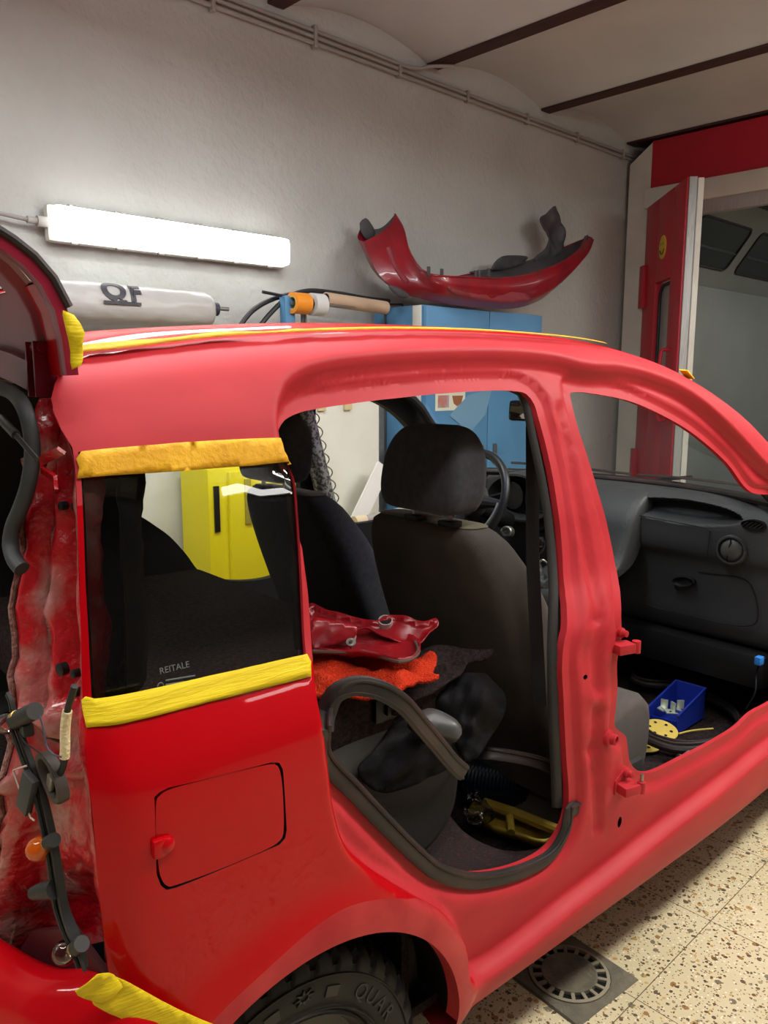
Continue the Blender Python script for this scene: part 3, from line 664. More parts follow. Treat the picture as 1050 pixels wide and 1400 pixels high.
# window hole in the inner skin: rows with z>1.56 and .245<y<1.335
v = []; f = []; ns = len(sec); T2 = np.gradient(sec, axis=0); N2 = np.c_[T2[:, 1], -T2[:, 0]]; N2 /= np.linalg.norm(N2, axis=1)[:, None]
N2 = np.where((N2[:, :1] > 0) | (N2[:, :1] <= 0), N2, N2)
for i in range(ns):
    for y in ysn:
        e = min(y-.135, 1.445-y); dd = .030*(1-ss(np.array([(e-.02)/.05]))[0]) if False else 0
        r = .022*ss(np.array([(e-.05)/.03]))[0]        # inner structure stands lower than the rim
        hgt = -r + .02*ss(np.array([(e-.09)/.02]))[0]
        v.append((sec[i][0]+N2[i][0]*hgt*-1, y, sec[i][1]+N2[i][1]*hgt*-1))
K = len(ysn)
for i in range(ns-1):
    for k in range(K-1):
        ym = (ysn[k]+ysn[k+1])/2
        if sec[i][1] > 1.556 and sec[i][0] > -.72 and .29 < ym < 1.29: continue
        f.append((i*K+k, i*K+k+1, (i+1)*K+k+1, (i+1)*K+k))
mk('inner_panel', v, f, darkred, TG)
vo = [(sec[i][0]-N2[i][0]*-.008*s_, y, sec[i][1]-N2[i][1]*-.008*s_) for i in range(ns) for y in (.145, .79, 1.435) for s_ in (1,)]
fo = [(i*3+k, i*3+k+1, (i+1)*3+k+1, (i+1)*3+k) for i in range(ns-1) for k in range(2) if not (sec[i][1] > 1.565 and sec[i][0] > -.72)]
mk('outer_skin', vo, fo, gloss, TG)
ew = [i for i in range(ns) if sec[i][1] > 1.545 and sec[i][0] > -.74]
gv = [(sec[i][0]+N2[i][0]*.012, y, sec[i][1]+N2[i][1]*.012) for i in ew for y in (.21, .79, 1.37)]
mk('tailgate_window', gv, [(i*3+k, i*3+k+1, (i+1)*3+k+1, (i+1)*3+k) for i in range(len(ew)-1) for k in range(2)], clear, TG)
# edge strip (black gasket along the side)
ed = [(sec[i][0]+N2[i][0]*.012, .132, sec[i][1]+N2[i][1]*.012) for i in range(ns) if sec[i][1] > 1.525]
MB().tube(ed, .006, 8).obj('edge_gasket', rubber, TG)
ed = [(sec[i][0]+N2[i][0]*.006, .135, sec[i][1]+N2[i][1]*.006) for i in range(ns)]
MB().tube(ed, 1, prof=[(.003, -.004), (.003, .004), (-.012, .004), (-.012, -.004)], upv=(0, 0, 1)).obj('edge_return', darkred, TG)
# hinge bracket
hb = MB(); c0 = cx(58, 505, -.237)
hb.box(c0+np.array([0, .02, 0]), (.03, .006, .075), bev=.002).box(c0+np.array([0, -.012, 0]), (.03, .006, .075), bev=.002).box(c0+np.array([.012, .004, 0]), (.006, .035, .075), bev=.002)
hb.tube([c0+np.array([-.004, -.02, .03]), c0+np.array([-.004, .03, .03])], .007, 12)
hb.obj('hinge_bracket', darkred, TG)
# gas strut
MB().tube([cx(0, 572, -.30), cx(22, 595, -.298)], .006, 10).tube([cx(22, 595, -.298), cx(50, 628, -.293)], .0035, 8).obj('gas_strut', blackp, TG)
# ---- number of inner shell parts so daylight does not leak: floor pan, left flank, cowl
flr = MB().box((1.3, .79, .26), (2.0, 1.40, .02)).box((-.02, .79, .50), (.66, 1.36, .02)).box((.31, .79, .38), (.02, 1.36, .26)).obj('floor_pan', carpet, CAR, smooth=False)
MB().box((1.3, .15, .32), (2.0, .04, .12), bev=.01).obj('sill_trim', mat('sill_trim_plastic', rgb(40, 34, 34), .7, bump=.3, bscale=200), CAR)
# left flank with its door openings, seen from inside
LO = np.array([(-.25, .45), (.36, .28), (2.25, .28), (2.25, .98), (2.05, 1.03), (1.93, 1.09), (1.78, 1.25), (1.62, 1.37), (1.487, 1.475), (1.3, 1.51), (1.15, 1.56), (0, 1.56), (-.22, 1.5), (-.25, 1.2), (-.28, .9)])
h1 = catmull(np.array([(.405, 1.05), (.40, 1.20), (.41, 1.31), (.45, 1.36), (.60, 1.40), (.85, 1.42), (.93, 1.41), (.975, 1.30), (1.05, .97), (1.05, .80), (.98, .74), (.80, .74), (.66, .79), (.60, .87), (.54, .94), (.47, .995)]), .02, True)
h2 = catmull(np.array([(1.06, 1.39), (1.16, 1.415), (1.30, 1.415), (1.40, 1.39), (1.49, 1.345), (1.62, 1.235), (1.74, 1.12), (1.79, 1.03), (1.76, .95), (1.6, .90), (1.25, .90), (1.15, .97), (1.08, 1.25)]), .02, True)
lv, lf = fillregion(resample(LO, .03), [h1, h2], .05); y, z = side(lv[:, 0], lv[:, 1]); L3 = np.c_[lv[:, 0], WIDTH-y-.03, z]
mk('left_side_trim', L3, lf, trim, CAR)
L3o = L3.copy(); L3o[:, 1] = WIDTH-y; mk('left_side_skin', L3o, lf[:, ::-1], gloss, CAR)
for h in (h1, h2):
    y, z = side(h[:, 0], h[:, 1]); A = np.c_[h[:, 0], WIDTH-y, z]; B = np.c_[h[:, 0], WIDTH-y-.03, z]; n = len(h)
    mk('left_opening_edge', np.vstack([A, B]), [(i, (i+1) % n, n+(i+1) % n, n+i) for i in range(n)], trim, CAR)
# speckled bare left door pillar with its squiggle of old seal along the front edge
speck = mat('speckled_bare_metal', rgb(96, 94, 90), .5, metal=.4, col2=rgb(190, 188, 182), nscale=90, mix=(.46, .54))
pa, pb = cy(412, 548, 1.44), cy(450, 700, 1.47); pc = pb+(pb-pa)*.8
lp = bpy.data.objects.new('left_pillar', None); COL.objects.link(lp); lp.parent = CAR
MB().tube([pa+(pa-pb)*.2, pa, pb, pc], 1, prof=[(.034*math.cos(a), .034*math.sin(a)) for a in np.linspace(0, 2*math.pi, 16, endpoint=False)]).obj('pillar_post', speck, lp)
sq = []
for k in range(120):
    t = k/119; p = pa+(pc-pa)*t; w = .5+.5*math.sin(t*math.pi*2*15); sq.append(p+np.array([.030+.022*w, -.01, .004*math.cos(t*math.pi*30)]))
MB().tube(sq, .0022, 6).obj('seal_remnant', steel, lp)
# B-pillar inner trim on the near side (dark), with belt
bt = []
edge = Us([(735, 519), (748, 526), (756, 545), (766, 590), (778, 645), (787, 695), (793, 745), (795, 800), (797, 900), (798, 980), (801, 1060), (802, 1120)])
E3 = lift(edge); n = len(E3)
wd = np.array([.012, .02, .030, .038, .04, .042, .045, .05, .055, .058, .06, .06])
v = list(E3+np.array([-.002, .012, 0]))+list(E3+np.c_[-wd*.18, np.full(n, .014), np.zeros(n)])+list(E3+np.c_[-wd*.34, np.full(n, .026), np.zeros(n)])+list(E3+np.c_[wd*.0+.01, np.full(n, .045), np.zeros(n)])+list(E3+np.c_[wd*0+.10, np.full(n, .045), np.zeros(n)])
v = np.array(v).reshape(5, n, 3); v = np.array([catmull(r, .02)[:0] if False else r for r in v]).reshape(-1, 3)
mk('pillar_trim', v, [(k*n+i, k*n+i+1, (k+1)*n+i+1, (k+1)*n+i) for k in range(4) for i in range(n-1)], dgrey, CAR)
# seat belt hanging along the pillar
a0 = lift([U(762, 560)])[0]+np.array([.05, .06, 0]); a1 = lift([U(795, 1000)])[0]+np.array([.03, .08, 0])
MB().tube([a0, (a0+a1)/2+np.array([0, .01, 0]), a1], 1, prof=[(.001, -.022), (.001, .022), (-.001, .022), (-.001, -.022)], upv=(0, 1, 0)).obj('seat_belt', mat('belt_black', rgb(20, 20, 20), .8), CAR)
p = cy(757, 762, .24)
MB().box(p, (.02, .014, .05), rot=(0, .5, .3), bev=.004).obj('belt_tongue', steel, CAR)
# windscreen and its surround
_we = catmull(np.array([(1.13, 1.49, .25), (1.30, 1.462, .24), (1.487, 1.395, .225), (1.62, 1.275, .205), (1.78, 1.160, .18), (1.93, 1.052, .15)]), .02)
def ws(u, w):   # u 0..1 across (right->left), w 0 top .. 1 bottom; the side edges run down the front pillars
    i = np.linspace(0, 1, len(_we)); xe, ze, ye = [float(np.interp(w, i, _we[:, k])) for k in range(3)]; bow = 1-(2*u-1)**2
    return (xe+(.05+.14*w)*bow, ye+(WIDTH-2*ye)*u, ze+(.03*(1-w)+.03*math.sin(math.pi*min(max(w, 0), 1)))*bow)
def wsmesh(w0, w1, dz=0):
    nu, nw = 20, 10; v = [ws(i/nu, w0+(w1-w0)*j/nw) for j in range(nw+1) for i in range(nu+1)]
    return v, [(j*(nu+1)+i, j*(nu+1)+i+1, (j+1)*(nu+1)+i+1, (j+1)*(nu+1)+i) for j in range(nw) for i in range(nu)]
WSO = mk('windscreen', *wsmesh(.13, 1.0), clear, CAR); mk('sun_band', *wsmesh(.0, .13), band, WSO)
for u in (-.012, 1.012):
    MB().tube([np.array(ws(u, w))+np.array([-.006, 0, -.022]) for w in np.linspace(-.02, 1.0, 14)], .017, 10).obj('windscreen_pillar', trim, CAR)
MB().tube([np.array(ws(u, .985))+np.array([0, 0, .004]) for u in np.linspace(0, 1, 20)], .016, 8).obj('windscreen_gasket', rubber, WSO)
for u0, u1 in ((.12, .50), (.52, .90)):
    W_ = bpy.data.objects.new('wiper', None); COL.objects.link(W_); W_.parent = CAR
    MB().tube([np.array(ws(u0+(u1-u0)*k/10, .93+.035*(k/10 if u0 < .3 else 1-k/10)))+np.array([.012, 0, .016]) for k in range(11)], .005, 6).obj('wiper_blade', rubber, W_)
    MB().tube([np.array(ws((u0+u1)/2, .95))+np.array([.014, 0, .024]), np.array(ws(u1, 1.0))+np.array([.05, 0, .01])], .006, 6).obj('wiper_arm', blackp, W_)
# bonnet, front wings and nose (hardly seen past the dash)
bon = []; 
for i, x in enumerate(np.linspace(2.1, 3.05, 12)):
    t = i/11; zc = 1.04-.22*t**1.6; 
    for j in range(15):
        u = j/14; s = 2*u-1; y = WIDTH/2+s*(WIDTH/2-.02-.10*t*t); z = zc-.10*abs(s)**3; bon.append((x+.10*(1-s*s)*(t > .99), y, z))
mk('bonnet', bon, [(i*15+j, i*15+j+1, (i+1)*15+j+1, (i+1)*15+j) for i in range(11) for j in range(14)], gloss, CAR)
wa = [(2.42+.33*math.cos(t), .28+.33*math.sin(t)) for t in np.linspace(0.02, math.pi*.80, 30)]
wl_ = resample(np.array([(2.26, .93), (2.26, .60)]+[p for p in wa[::-1] if p[0] > 2.27]+[(2.80, .27), (3.02, .27), (3.03, .70), (2.7, .80), (2.4, .90)]), .03)
wv, wf = fillregion(wl_, [], .04)
for sgn in (0, 1):
    t_ = (wv[:, 0]-2.24)/.81; yy = .03+.10*t_*t_
    mk('front_wing', np.c_[wv[:, 0], yy if sgn == 0 else WIDTH-yy, wv[:, 1]], wf if sgn == 0 else wf[:, ::-1], gloss, CAR)
MB().box((3.03, .79, .5), (.12, 1.32, .42), bev=.05).obj('front_bumper', gloss, CAR)
def plain_wheel(nm, c, s):
    w = bpy.data.objects.new(nm, None); COL.objects.link(w); w.parent = CAR
    MB().lathe(c, (0, s, 0), [tuple(p) for p in pp], 48).obj('tyre', tyre_m, w)
    MB().lathe(c, (0, s, 0), [(.183, .008), (.172, .008), (.165, .03), (.12, .035), (.03, .02), (0, .02)], 32).obj('rim', rimm, w)
plain_wheel('front_wheel', (2.42, .06, .28), 1); plain_wheel('front_wheel', (2.42, 1.52, .28), -1); plain_wheel('rear_wheel', (0, 1.54, .27), -1)
# ================================================================ INTERIOR OF THE CAR
def rrect(w, d, r, n=5):
    """rounded rectangle, centred, in (a,b)"""
    P = []
    r = min(r, w*.5-1e-4, d*.5-1e-4)
    for cxx, cyy, a0 in ((w/2-r, d/2-r, 0), (-w/2+r, d/2-r, 90), (-w/2+r, -d/2+r, 180), (w/2-r, -d/2+r, 270)):
        for k in range(n+1): a = math.radians(a0+90*k/n); P.append((cxx+r*math.cos(a), cyy+r*math.sin(a)))
    return P
def loft(rings, cap=True):
    n = len(rings[0]); v = [p for r in rings for p in r]; f = [(i*n+k, i*n+(k+1) % n, (i+1)*n+(k+1) % n, (i+1)*n+k) for i in range(len(rings)-1) for k in range(n)]
    if cap: f += [tuple(range(n))[::-1], tuple((len(rings)-1)*n+k for k in range(n))]
    return v, f
def seat(name, yc, xo, near=True):
    S = bpy.data.objects.new(name, None); COL.objects.link(S); S.parent = CAR
    # backrest: rows (z, x of back face, half width, depth, corner radius)
    R = [(.40, .935, .225, .16, .05), (.50, .905, .238, .17, .05), (.62, .855, .246, .18, .055), (.75, .80, .248, .175, .06), (.88, .750, .245, .165, .06), (.98, .712, .235, .15, .06), (1.04, .688, .218, .135, .06), (1.08, .675, .200, .12, .055), (1.103, .672, .180, .10, .045), (1.116, .678, .155, .08, .035), (1.121, .688, .125, .055, .02)]
    rr = catmull(np.array(R), .02)
    rings = []
    for z, x, hw, d, r in rr: rings.append([(xo+x+d/2+b+.0, yc+a, z) for a, b in rrect(hw*2+.02, d, r, 6)])
    MB().add(*loft(rings)).obj('backrest', fabric if not near else fabric_b, S, ang=60)
    # piping seam down the near side of the back
    sm = [(xo+x+.012+.03, yc-hw+.004, z) for z, x, hw, d, r in rr[2:-4]]
    if near: MB().tube([(a-.026, b+.010, c) for a, b, c in sm], .0018, 6).obj('seam', fabric, S)
    # cushion
    c = catmull(np.array([(xo+.93, .33, .0), (xo+1.0, .50, 0), (xo+1.10, .545, 0), (xo+1.2, .58, 0), (xo+1.29, .595, 0), (xo+1.345, .56, 0), (xo+1.355, .45, 0), (xo+1.33, .34, 0)]), .03)
    rings = []
    for yy, k in ((-.25, .80), (-.24, .93), (-.215, 1), (-.1, .985), (0, .98), (.1, .985), (.215, 1), (.24, .93), (.25, .80)):
        cc = np.array([xo+1.2, .45, 0]); rings.append([(cc[0]+(p[0]-cc[0])*k, yc+yy, cc[1]+(p[1]-cc[1])*k) for p in c])
    MB().add(*loft(rings)).obj('seat_cushion', fabric_b, S, ang=60)
    # olive top panel with two headrest sockets
    hy = yc-.055 if near else yc
    P = [(-.065, -.165), (.015, -.165), (.035, -.08), (.035, .10), (.015, .16), (-.065, .16)]
    olive = mat('olive_cloth', rgb(116, 110, 92), .9)
    v = []; 
    pts = [(-.05, -.17), (.0, -.17), (.03, -.10), (.03, .12), (.0, .16), (-.05, .15)]
    gv, gf = fillregion(resample(np.array([(-.018, -.150), (.012, -.150), (.035, -.10), (.035, .10), (.012, .155), (-.018, .155)]), .01), [], .012)
    def topz(a, b): return 1.139-.55*max(0, abs(b)-.105)**1.3*1.6-.25*max(0, .012-a)
    MB().add(*loft([[(xo+x+d/2+b*1.03+.002, yc+a*1.01, z+.0025) for a, b in rrect(hw*2+.02, d, r, 6)] for z, x, hw, d, r in rr if z > 1.104])).obj('top_panel', olive, S, ang=60)
    H = bpy.data.objects.new('headrest', None); COL.objects.link(H); H.parent = S
    hr = [(1.152, .095, .070, .025), (1.160, .118, .095, .026), (1.19, .131, .11, .028), (1.235, .133, .112, .03), (1.285, .126, .105, .03), (1.32, .110, .09, .03), (1.340, .088, .065, .025), (1.348, .06, .035, .015)]
    hrr = catmull(np.array(hr), .012); hx = xo+.672; hyy = hy+(.008 if near else 0)
    MB().add(*loft([[(hx+.012*(z-1.2)/.1+b, hyy+a, z) for a, b in rrect(hw*2, d, r, 6)] for z, hw, d, r in hrr])).obj('headrest_pad', fabric, S if False else H, ang=60)
    for s in (-1, 1):
        MB().tube([(hx-.004, hy+s*.058, 1.12), (hx, hy+s*.058, 1.185)], .0065, 10).obj('headrest_post', steel, H)
        MB().box((hx-.003, hy+s*.058, 1.128), (.038, .044, .014), bev=.004).obj('post_socket', blackp, H)
    # recliner cover and outer side moulding near the floor
    MB().lathe((xo+.985, yc-.262, .50), (0, -1, 0), [(0, .02), (.045, .018), (.062, .008), (.066, -.02)], 28).obj('recliner_cover', dgrey, S)
    MB().box((xo+1.12, yc-.25, .36), (.34, .03, .12), bev=.012).obj('side_moulding', dgrey, S)
    for s in (-1, 1): MB().box((xo+1.15, yc+s*.2, .285), (.46, .04, .03), bev=.004).obj('seat_rail', steel, S)
    return S
seat('front_seat', .478, 0.0); seat('front_seat', 1.13, .02, False)
# ---- rear bench folded: carpeted back on top, plastic-cased cushion below
RB = bpy.data.objects.new('rear_bench', None); COL.objects.link(RB); RB.parent = CAR
sd = catmull(np.array([(.16, .50, 0), (.13, .60, 0), (.14, .72, 0), (.22, .775, 0), (.40, .785, 0), (.55, .765, 0), (.60, .70, 0), (.595, .60, 0), (.57, .50, 0), (.48, .44, 0), (.25, .43, 0)]), .02, True)
rings = []
for yy, k in ((.235, .86), (.242, .95), (.26, 1), (.6, .99), (1.0, .99), (1.32, 1), (1.338, .95)):
    cc = sd.mean(0); rings.append([(cc[0]+(p[0]-cc[0])*k, yy, cc[1]+(p[1]-cc[1])*k) for p in sd])
MB().add(*loft(rings)).obj('bench_cushion', mat('bench_grey', rgb(66, 65, 62), .6, spec=.4, bump=.15, bscale=300), RB, ang=50)
MB().box((.21, .79, .815), (.66, 1.11, .115), bev=.012, rot=(0, .02, 0)).obj('folded_backrest', carpet, RB)
MB().box((.36, .232, .815), (.055, .02, .05), bev=.005).box((.365, .222, .815), (.022, .02, .022), bev=.004).obj('backrest_latch', blackp, RB)
MB().box((.42, .40, .27+.02), (.34, .5, .10), bev=.02).obj('bench_base', dgrey, RB)
# tunnel and inner trim beside the bench
MB().box((-.02, .17, .62), (.26, .05, .5), bev=.02).obj('quarter_trim', trim, CAR)
# ---- dashboard
DB = bpy.data.objects.new('dashboard', None); COL.objects.link(DB); DB.parent = CAR
xw = lambda y: 1.93+.05*(1-((y-.79)/.7)**2)
prf = [(2.16, 1.045), (2.10, 1.060), (2.02, 1.058), (1.97, 1.035), (1.945, 1.005), (1.935, .985), (1.93, .93), (1.935, .87), (1.955, .83), (1.965, .76), (1.97, .70), (1.975, .62), (2.00, .57), (2.10, .55)]
pf = catmull(np.array([(a, b, 0) for a, b in prf]), .004)[:, :2]
ysd = np.concatenate([np.linspace(.105, .16, 6), np.linspace(.18, 1.40, 170), np.linspace(1.42, 1.475, 5)])
tray_c = (.50, 1.010); v = []; 
for y in ysd:
    e = min(y-.105, 1.475-y); rnd = .03*(1-ss(np.array([e/.05]))[0])
    for x, z in pf:
        dx = 0; 
        if .28 < y < .80:    # open tray in the passenger side
            q = ((y-.525)/.225)**2; zc = 1.000-.0*q; hh = .030*math.sqrt(max(0, 1-q)) if q < 1 else 0
            if hh > 0 and abs(z-zc) < hh*1.35 and x < 2.03: dx += .085*ss(np.array([(hh*1.35-abs(z-zc))/.022]))[0]
        if y > .86: dx -= .0
        v.append((x+rnd+dx+.0*(y), y, z-rnd*.4))
K = len(pf); f = [(i*K+k, i*K+k+1, (i+1)*K+k+1, (i+1)*K+k) for i in range(len(ysd)-1) for k in range(K-1)]
f += [tuple(range(K)), tuple((len(ysd)-1)*K+k for k in range(K))[::-1]]
mk('dash_shell', v, f, dashm, DB, ang=50)
def disc(parent, name, c, ax, r, m, rings): return MB().lathe(c, ax, rings, 36).obj(name, m, parent)
# round outer vent (passenger side)
vc = cx(1000, 752, 1.922); dax = np.array([-1, -.12, .05])
RV = disc(DB, 'round_vent', vc, dax, .04, dashm, [(.050, -.02), (.050, .004), (.046, .009), (.041, .009), (.040, .0)])
disc(RV, 'vent_ball', vc, dax, .04, mat('vent_grey', rgb(74, 73, 71), .45), [(0, .016), (.015, .0145), (.028, .010), (.037, .001), (.037, -.02)])
MB().box(vc+np.array([-.013, .003, 0]), (.004, .004, .07), bev=.001, rot=(0.15, 0, 0)).obj('vent_bar', blackp, RV)
disc(RV, 'vent_gap', vc, dax, .04, blackp, [(.0405, -.01), (.0405, .0065), (.037, .0065)])
# demister slot at the corner: oval with slats
sc_ = cx(1030, 718, 1.930); OV = MB().add(*loft([[(sc_[0]+dx, sc_[1]+.040*math.cos(a)*k, sc_[2]+.017*math.sin(a)*k) for a in np.linspace(0, 2*math.pi, 24, endpoint=False)] for dx, k in ((.02, 1), (-.004, 1), (-.006, .94), (-.001, .90), (.004, .9))])).obj('demister_slot', blackp, DB)
for k in range(5): MB().box(sc_+np.array([-.002, (k-2)*.013, (k-2)*.001]), (.006, .002, .030*math.sqrt(1-((k-2)/3)**2)), rot=(.9, 0, 0)).obj('slat', dgrey, OV)
# centre stack: curved console with two round vents, knobs, gear lever
cs = catmull(np.array([(1.99, 1.05, 0), (1.93, 1.02, 0), (1.88, .96, 0), (1.85, .88, 0), (1.80, .80, 0), (1.66, .745, 0), (1.55, .70, 0), (1.50, .60, 0)]), .02)
rings = []
for p in cs: rings.append([(p[0]+b, .795+a, p[1]) for a, b in ((-.135, .10), (-.135, .02), (-.125, .004), (-.10, 0), (.10, 0), (.125, .004), (.135, .02), (.135, .10))])
MB().add(*loft(rings)).obj('centre_console', dashm, DB, ang=50)
for px, py, r in ((738, 712, .034), (762, 712, .034)):
    c0 = cx(px, py, 1.80)
    if py and px == 738:
        disc(DB, 'round_vent', c0, (-1, 0, .35), r, blackp, [(r+.006, -.02), (r+.006, .004), (r, .007), (r-.003, .002), (0, .006)])
knob = mat('knob_black', rgb(26, 26, 27), .3, spec=.5)
for px, py, r, X in ((752, 733, .018, 1.77), (733, 748, .024, 1.70), (737, 700, .0, 0)):
    if r: c0 = cx(px, py, X); disc(DB, 'rotary_knob', c0, (-.9, 0, .4), r, knob, [(r, -.02), (r, .006), (r*.8, .012), (r*.3, .013), (0, .013)])
MB().box(cx(757, 668, 1.86), (.02, .11, .06), rot=(0, -.5, 0), bev=.006).obj('radio_panel', mat('radio_satin', rgb(96, 108, 112), .3, metal=.3), DB)
gl_ = cx(735, 745, 1.52)
G = bpy.data.objects.new('gear_lever', None); COL.objects.link(G); G.parent = DB
MB().lathe(gl_, (0, 0, 1), [(0, .030), (.016, .027), (.024, .014), (.026, 0), (.022, -.014), (.012, -.026), (0, -.028)], 24).obj('gear_knob', mat('glossy_black', rgb(16, 16, 17), .12, spec=.6), G)
MB().lathe(gl_, (.1, 0, 1), [(.009, -.02), (.012, -.055), (.028, -.085), (.05, -.115), (.055, -.14)], 20).obj('gear_gaiter', mat('soft_vinyl', rgb(34, 32, 32), .5, bump=.6, bscale=40), G)
MB().tube(catmull([gl_+np.array([-.05, -.03, -.07]), gl_+np.array([-.03, -.045, -.04]), gl_+np.array([.01, -.055, -.09]), gl_+np.array([-.02, -.04, -.13])], .01), .004, 8).obj('console_trim', steel, DB)
# glovebox lid lines and handle, on the passenger side
ln = MB(); pl = [cx(*p, 1.960) for p in ((955, 782), (1018, 792), (1027, 800), (1033, 852), (925, 838), (880, 826))]
ln.tube(catmull(pl, .01), .002, 6).obj('glovebox_seam', blackp, DB)
hc = cx(935, 795, 1.958); MB().add(*loft([[(hc[0]+dx, hc[1]+.043*math.cos(a)*k, hc[2]+.019*math.sin(a)*k-.15*.04*math.cos(a)) for a in np.linspace(0, 2*math.pi, 24, endpoint=False)] for dx, k in ((.01, 1), (-.006, 1), (-.010, .9), (-.004, .8), (.0, .6))])).obj('glovebox_handle', blackp, DB)
pl = [cx(*p, 1.922) for p in ((850, 700), (965, 722), (971, 726), (966, 768))]
MB().tube(pl, .0016, 6).obj('upper_lid_seam', blackp, DB)
MB().box((2.0, .79, .50), (.12, 1.2, .12), bev=.03).obj('lower_cover', blackp, DB)
MB().box((2.24, .79, .55), (.03, 1.36, .62)).obj('bulkhead', blackp, CAR)
# instrument hood and cluster
ic = np.array([1.80, 1.10, .985])
hood = []
for dx, k in ((.16, 1.0), (.05, 1.0), (.0, .98), (-.035, .93), (-.035, .86), (.0, .84), (.06, .8)):
    hood.append([(ic[0]+dx, ic[1]+.175*k*math.cos(a), ic[2]+.115*k*math.sin(a)*(1 if math.sin(a) > 0 else .7)) for a in np.linspace(0, 2*math.pi, 36, endpoint=False)])
IC = MB().add(*loft(hood)).obj('instrument_hood', dashm, DB, ang=60)
disc(IC, 'dial', ic+np.array([.03, -.05, .01]), (-1, 0, 0), .05, knob, [(.055, 0), (.055, .006), (.05, .006), (.049, .002), (0, .002)])
disc(IC, 'dial', ic+np.array([.03, .07, .01]), (-1, 0, 0), .05, knob, [(.055, 0), (.055, .006), (.05, .006), (.049, .002), (0, .002)])
# steering wheel
SW = bpy.data.objects.new('steering_wheel', None); COL.objects.link(SW); SW.parent = CAR
sc0 = np.array([1.50, 1.115, 1.02]); ax = np.array([-.90, 0, .42]); ax /= np.linalg.norm(ax); e1 = np.array([0, 1., 0]); e2 = np.cross(ax, e1)
if e2[2] < 0: e2 = -e2
ringp = [sc0+.180*(math.cos(a)*e1+math.sin(a)*e2) for a in np.linspace(0, 2*math.pi, 64, endpoint=False)]
MB().tube(ringp, .0155, 12, closed=True, upv=ax).obj('wheel_rim', mat('wheel_black', rgb(30, 30, 31), .4), SW)
MB().tube([sc0+.170*(math.cos(a)*e1+math.sin(a)*e2)+ax*.008 for a in np.linspace(math.radians(-115), math.radians(-150), 20)]+[], .006, 8).obj('silver_insert', mat('satin_silver', rgb(190, 190, 190), .3, metal=.6), SW)
MB().tube([sc0+.168*(math.cos(a)*e1+math.sin(a)*e2)+ax*.010 for a in np.linspace(math.radians(180), math.radians(245), 24)], .006, 8).obj('silver_insert', MATS['satin_silver'], SW)
MB().lathe(sc0-ax*.02, ax, [(0, .035), (.05, .032), (.072, .02), (.075, -.02), (.05, -.05)], 28).obj('airbag_pad', dgrey, SW)
for a in (0, 180, 270):
    a = math.radians(a); d = math.cos(a)*e1+math.sin(a)*e2
    MB().tube([sc0-ax*.01+d*.06, sc0-ax*.003+d*.12, sc0+d*.172], [.028, .020, .014], 10).obj('spoke', dgrey, SW)
MB().tube([sc0-ax*.05, sc0-ax*.26], .035, 16).obj('steering_column', blackp, SW)
MB().lathe(cx(692, 727, 1.62), (-.9, -.3, .2), [(.022, -.03), (.022, 0), (.018, .004), (.012, .004), (.010, -.002), (.004, -.002), (.004, .003), (0, .003)], 24).obj('ignition_lock', steel, SW)
MB().tube([sc0+np.array([.05, -.05, .0]), sc0+np.array([.06, -.14, .03])], .007, 8).obj('stalk', blackp, SW)
# mirror and visors
mp = cx(737, 562, 1.40)
IM = bpy.data.objects.new('rear_view_mirror', None); COL.objects.link(IM); IM.parent = CAR
MB().box(mp, (.03, .20, .065), rot=(0, .1, .25), bev=.012).obj('mirror_case', blackp, IM)
MB().box(mp+np.array([-.0165, -.004, 0]), (.003, .182, .050), rot=(0, .1, .25), bev=.001).obj('mirror_glass', mat('mirror_silver', rgb(230, 230, 228), .04, metal=1.), IM)
MB().tube([mp+np.array([.01, 0, .02]), mp+np.array([.05, .01, .10])], .008, 8).obj('mirror_stem', blackp, IM)
vis = mat('visor_grey', rgb(104, 100, 97), .85)
for y in (.46, 1.12): MB().box((1.10, y, 1.466), (.14, .44, .022), rot=(0, .10, 0), bev=.010).obj('sun_visor', vis, CAR)
MB().box((1.08, .79, 1.475), (.12, .18, .03), bev=.01).obj('roof_console', mat('console_grey', rgb(90, 86, 84), .7), CAR)
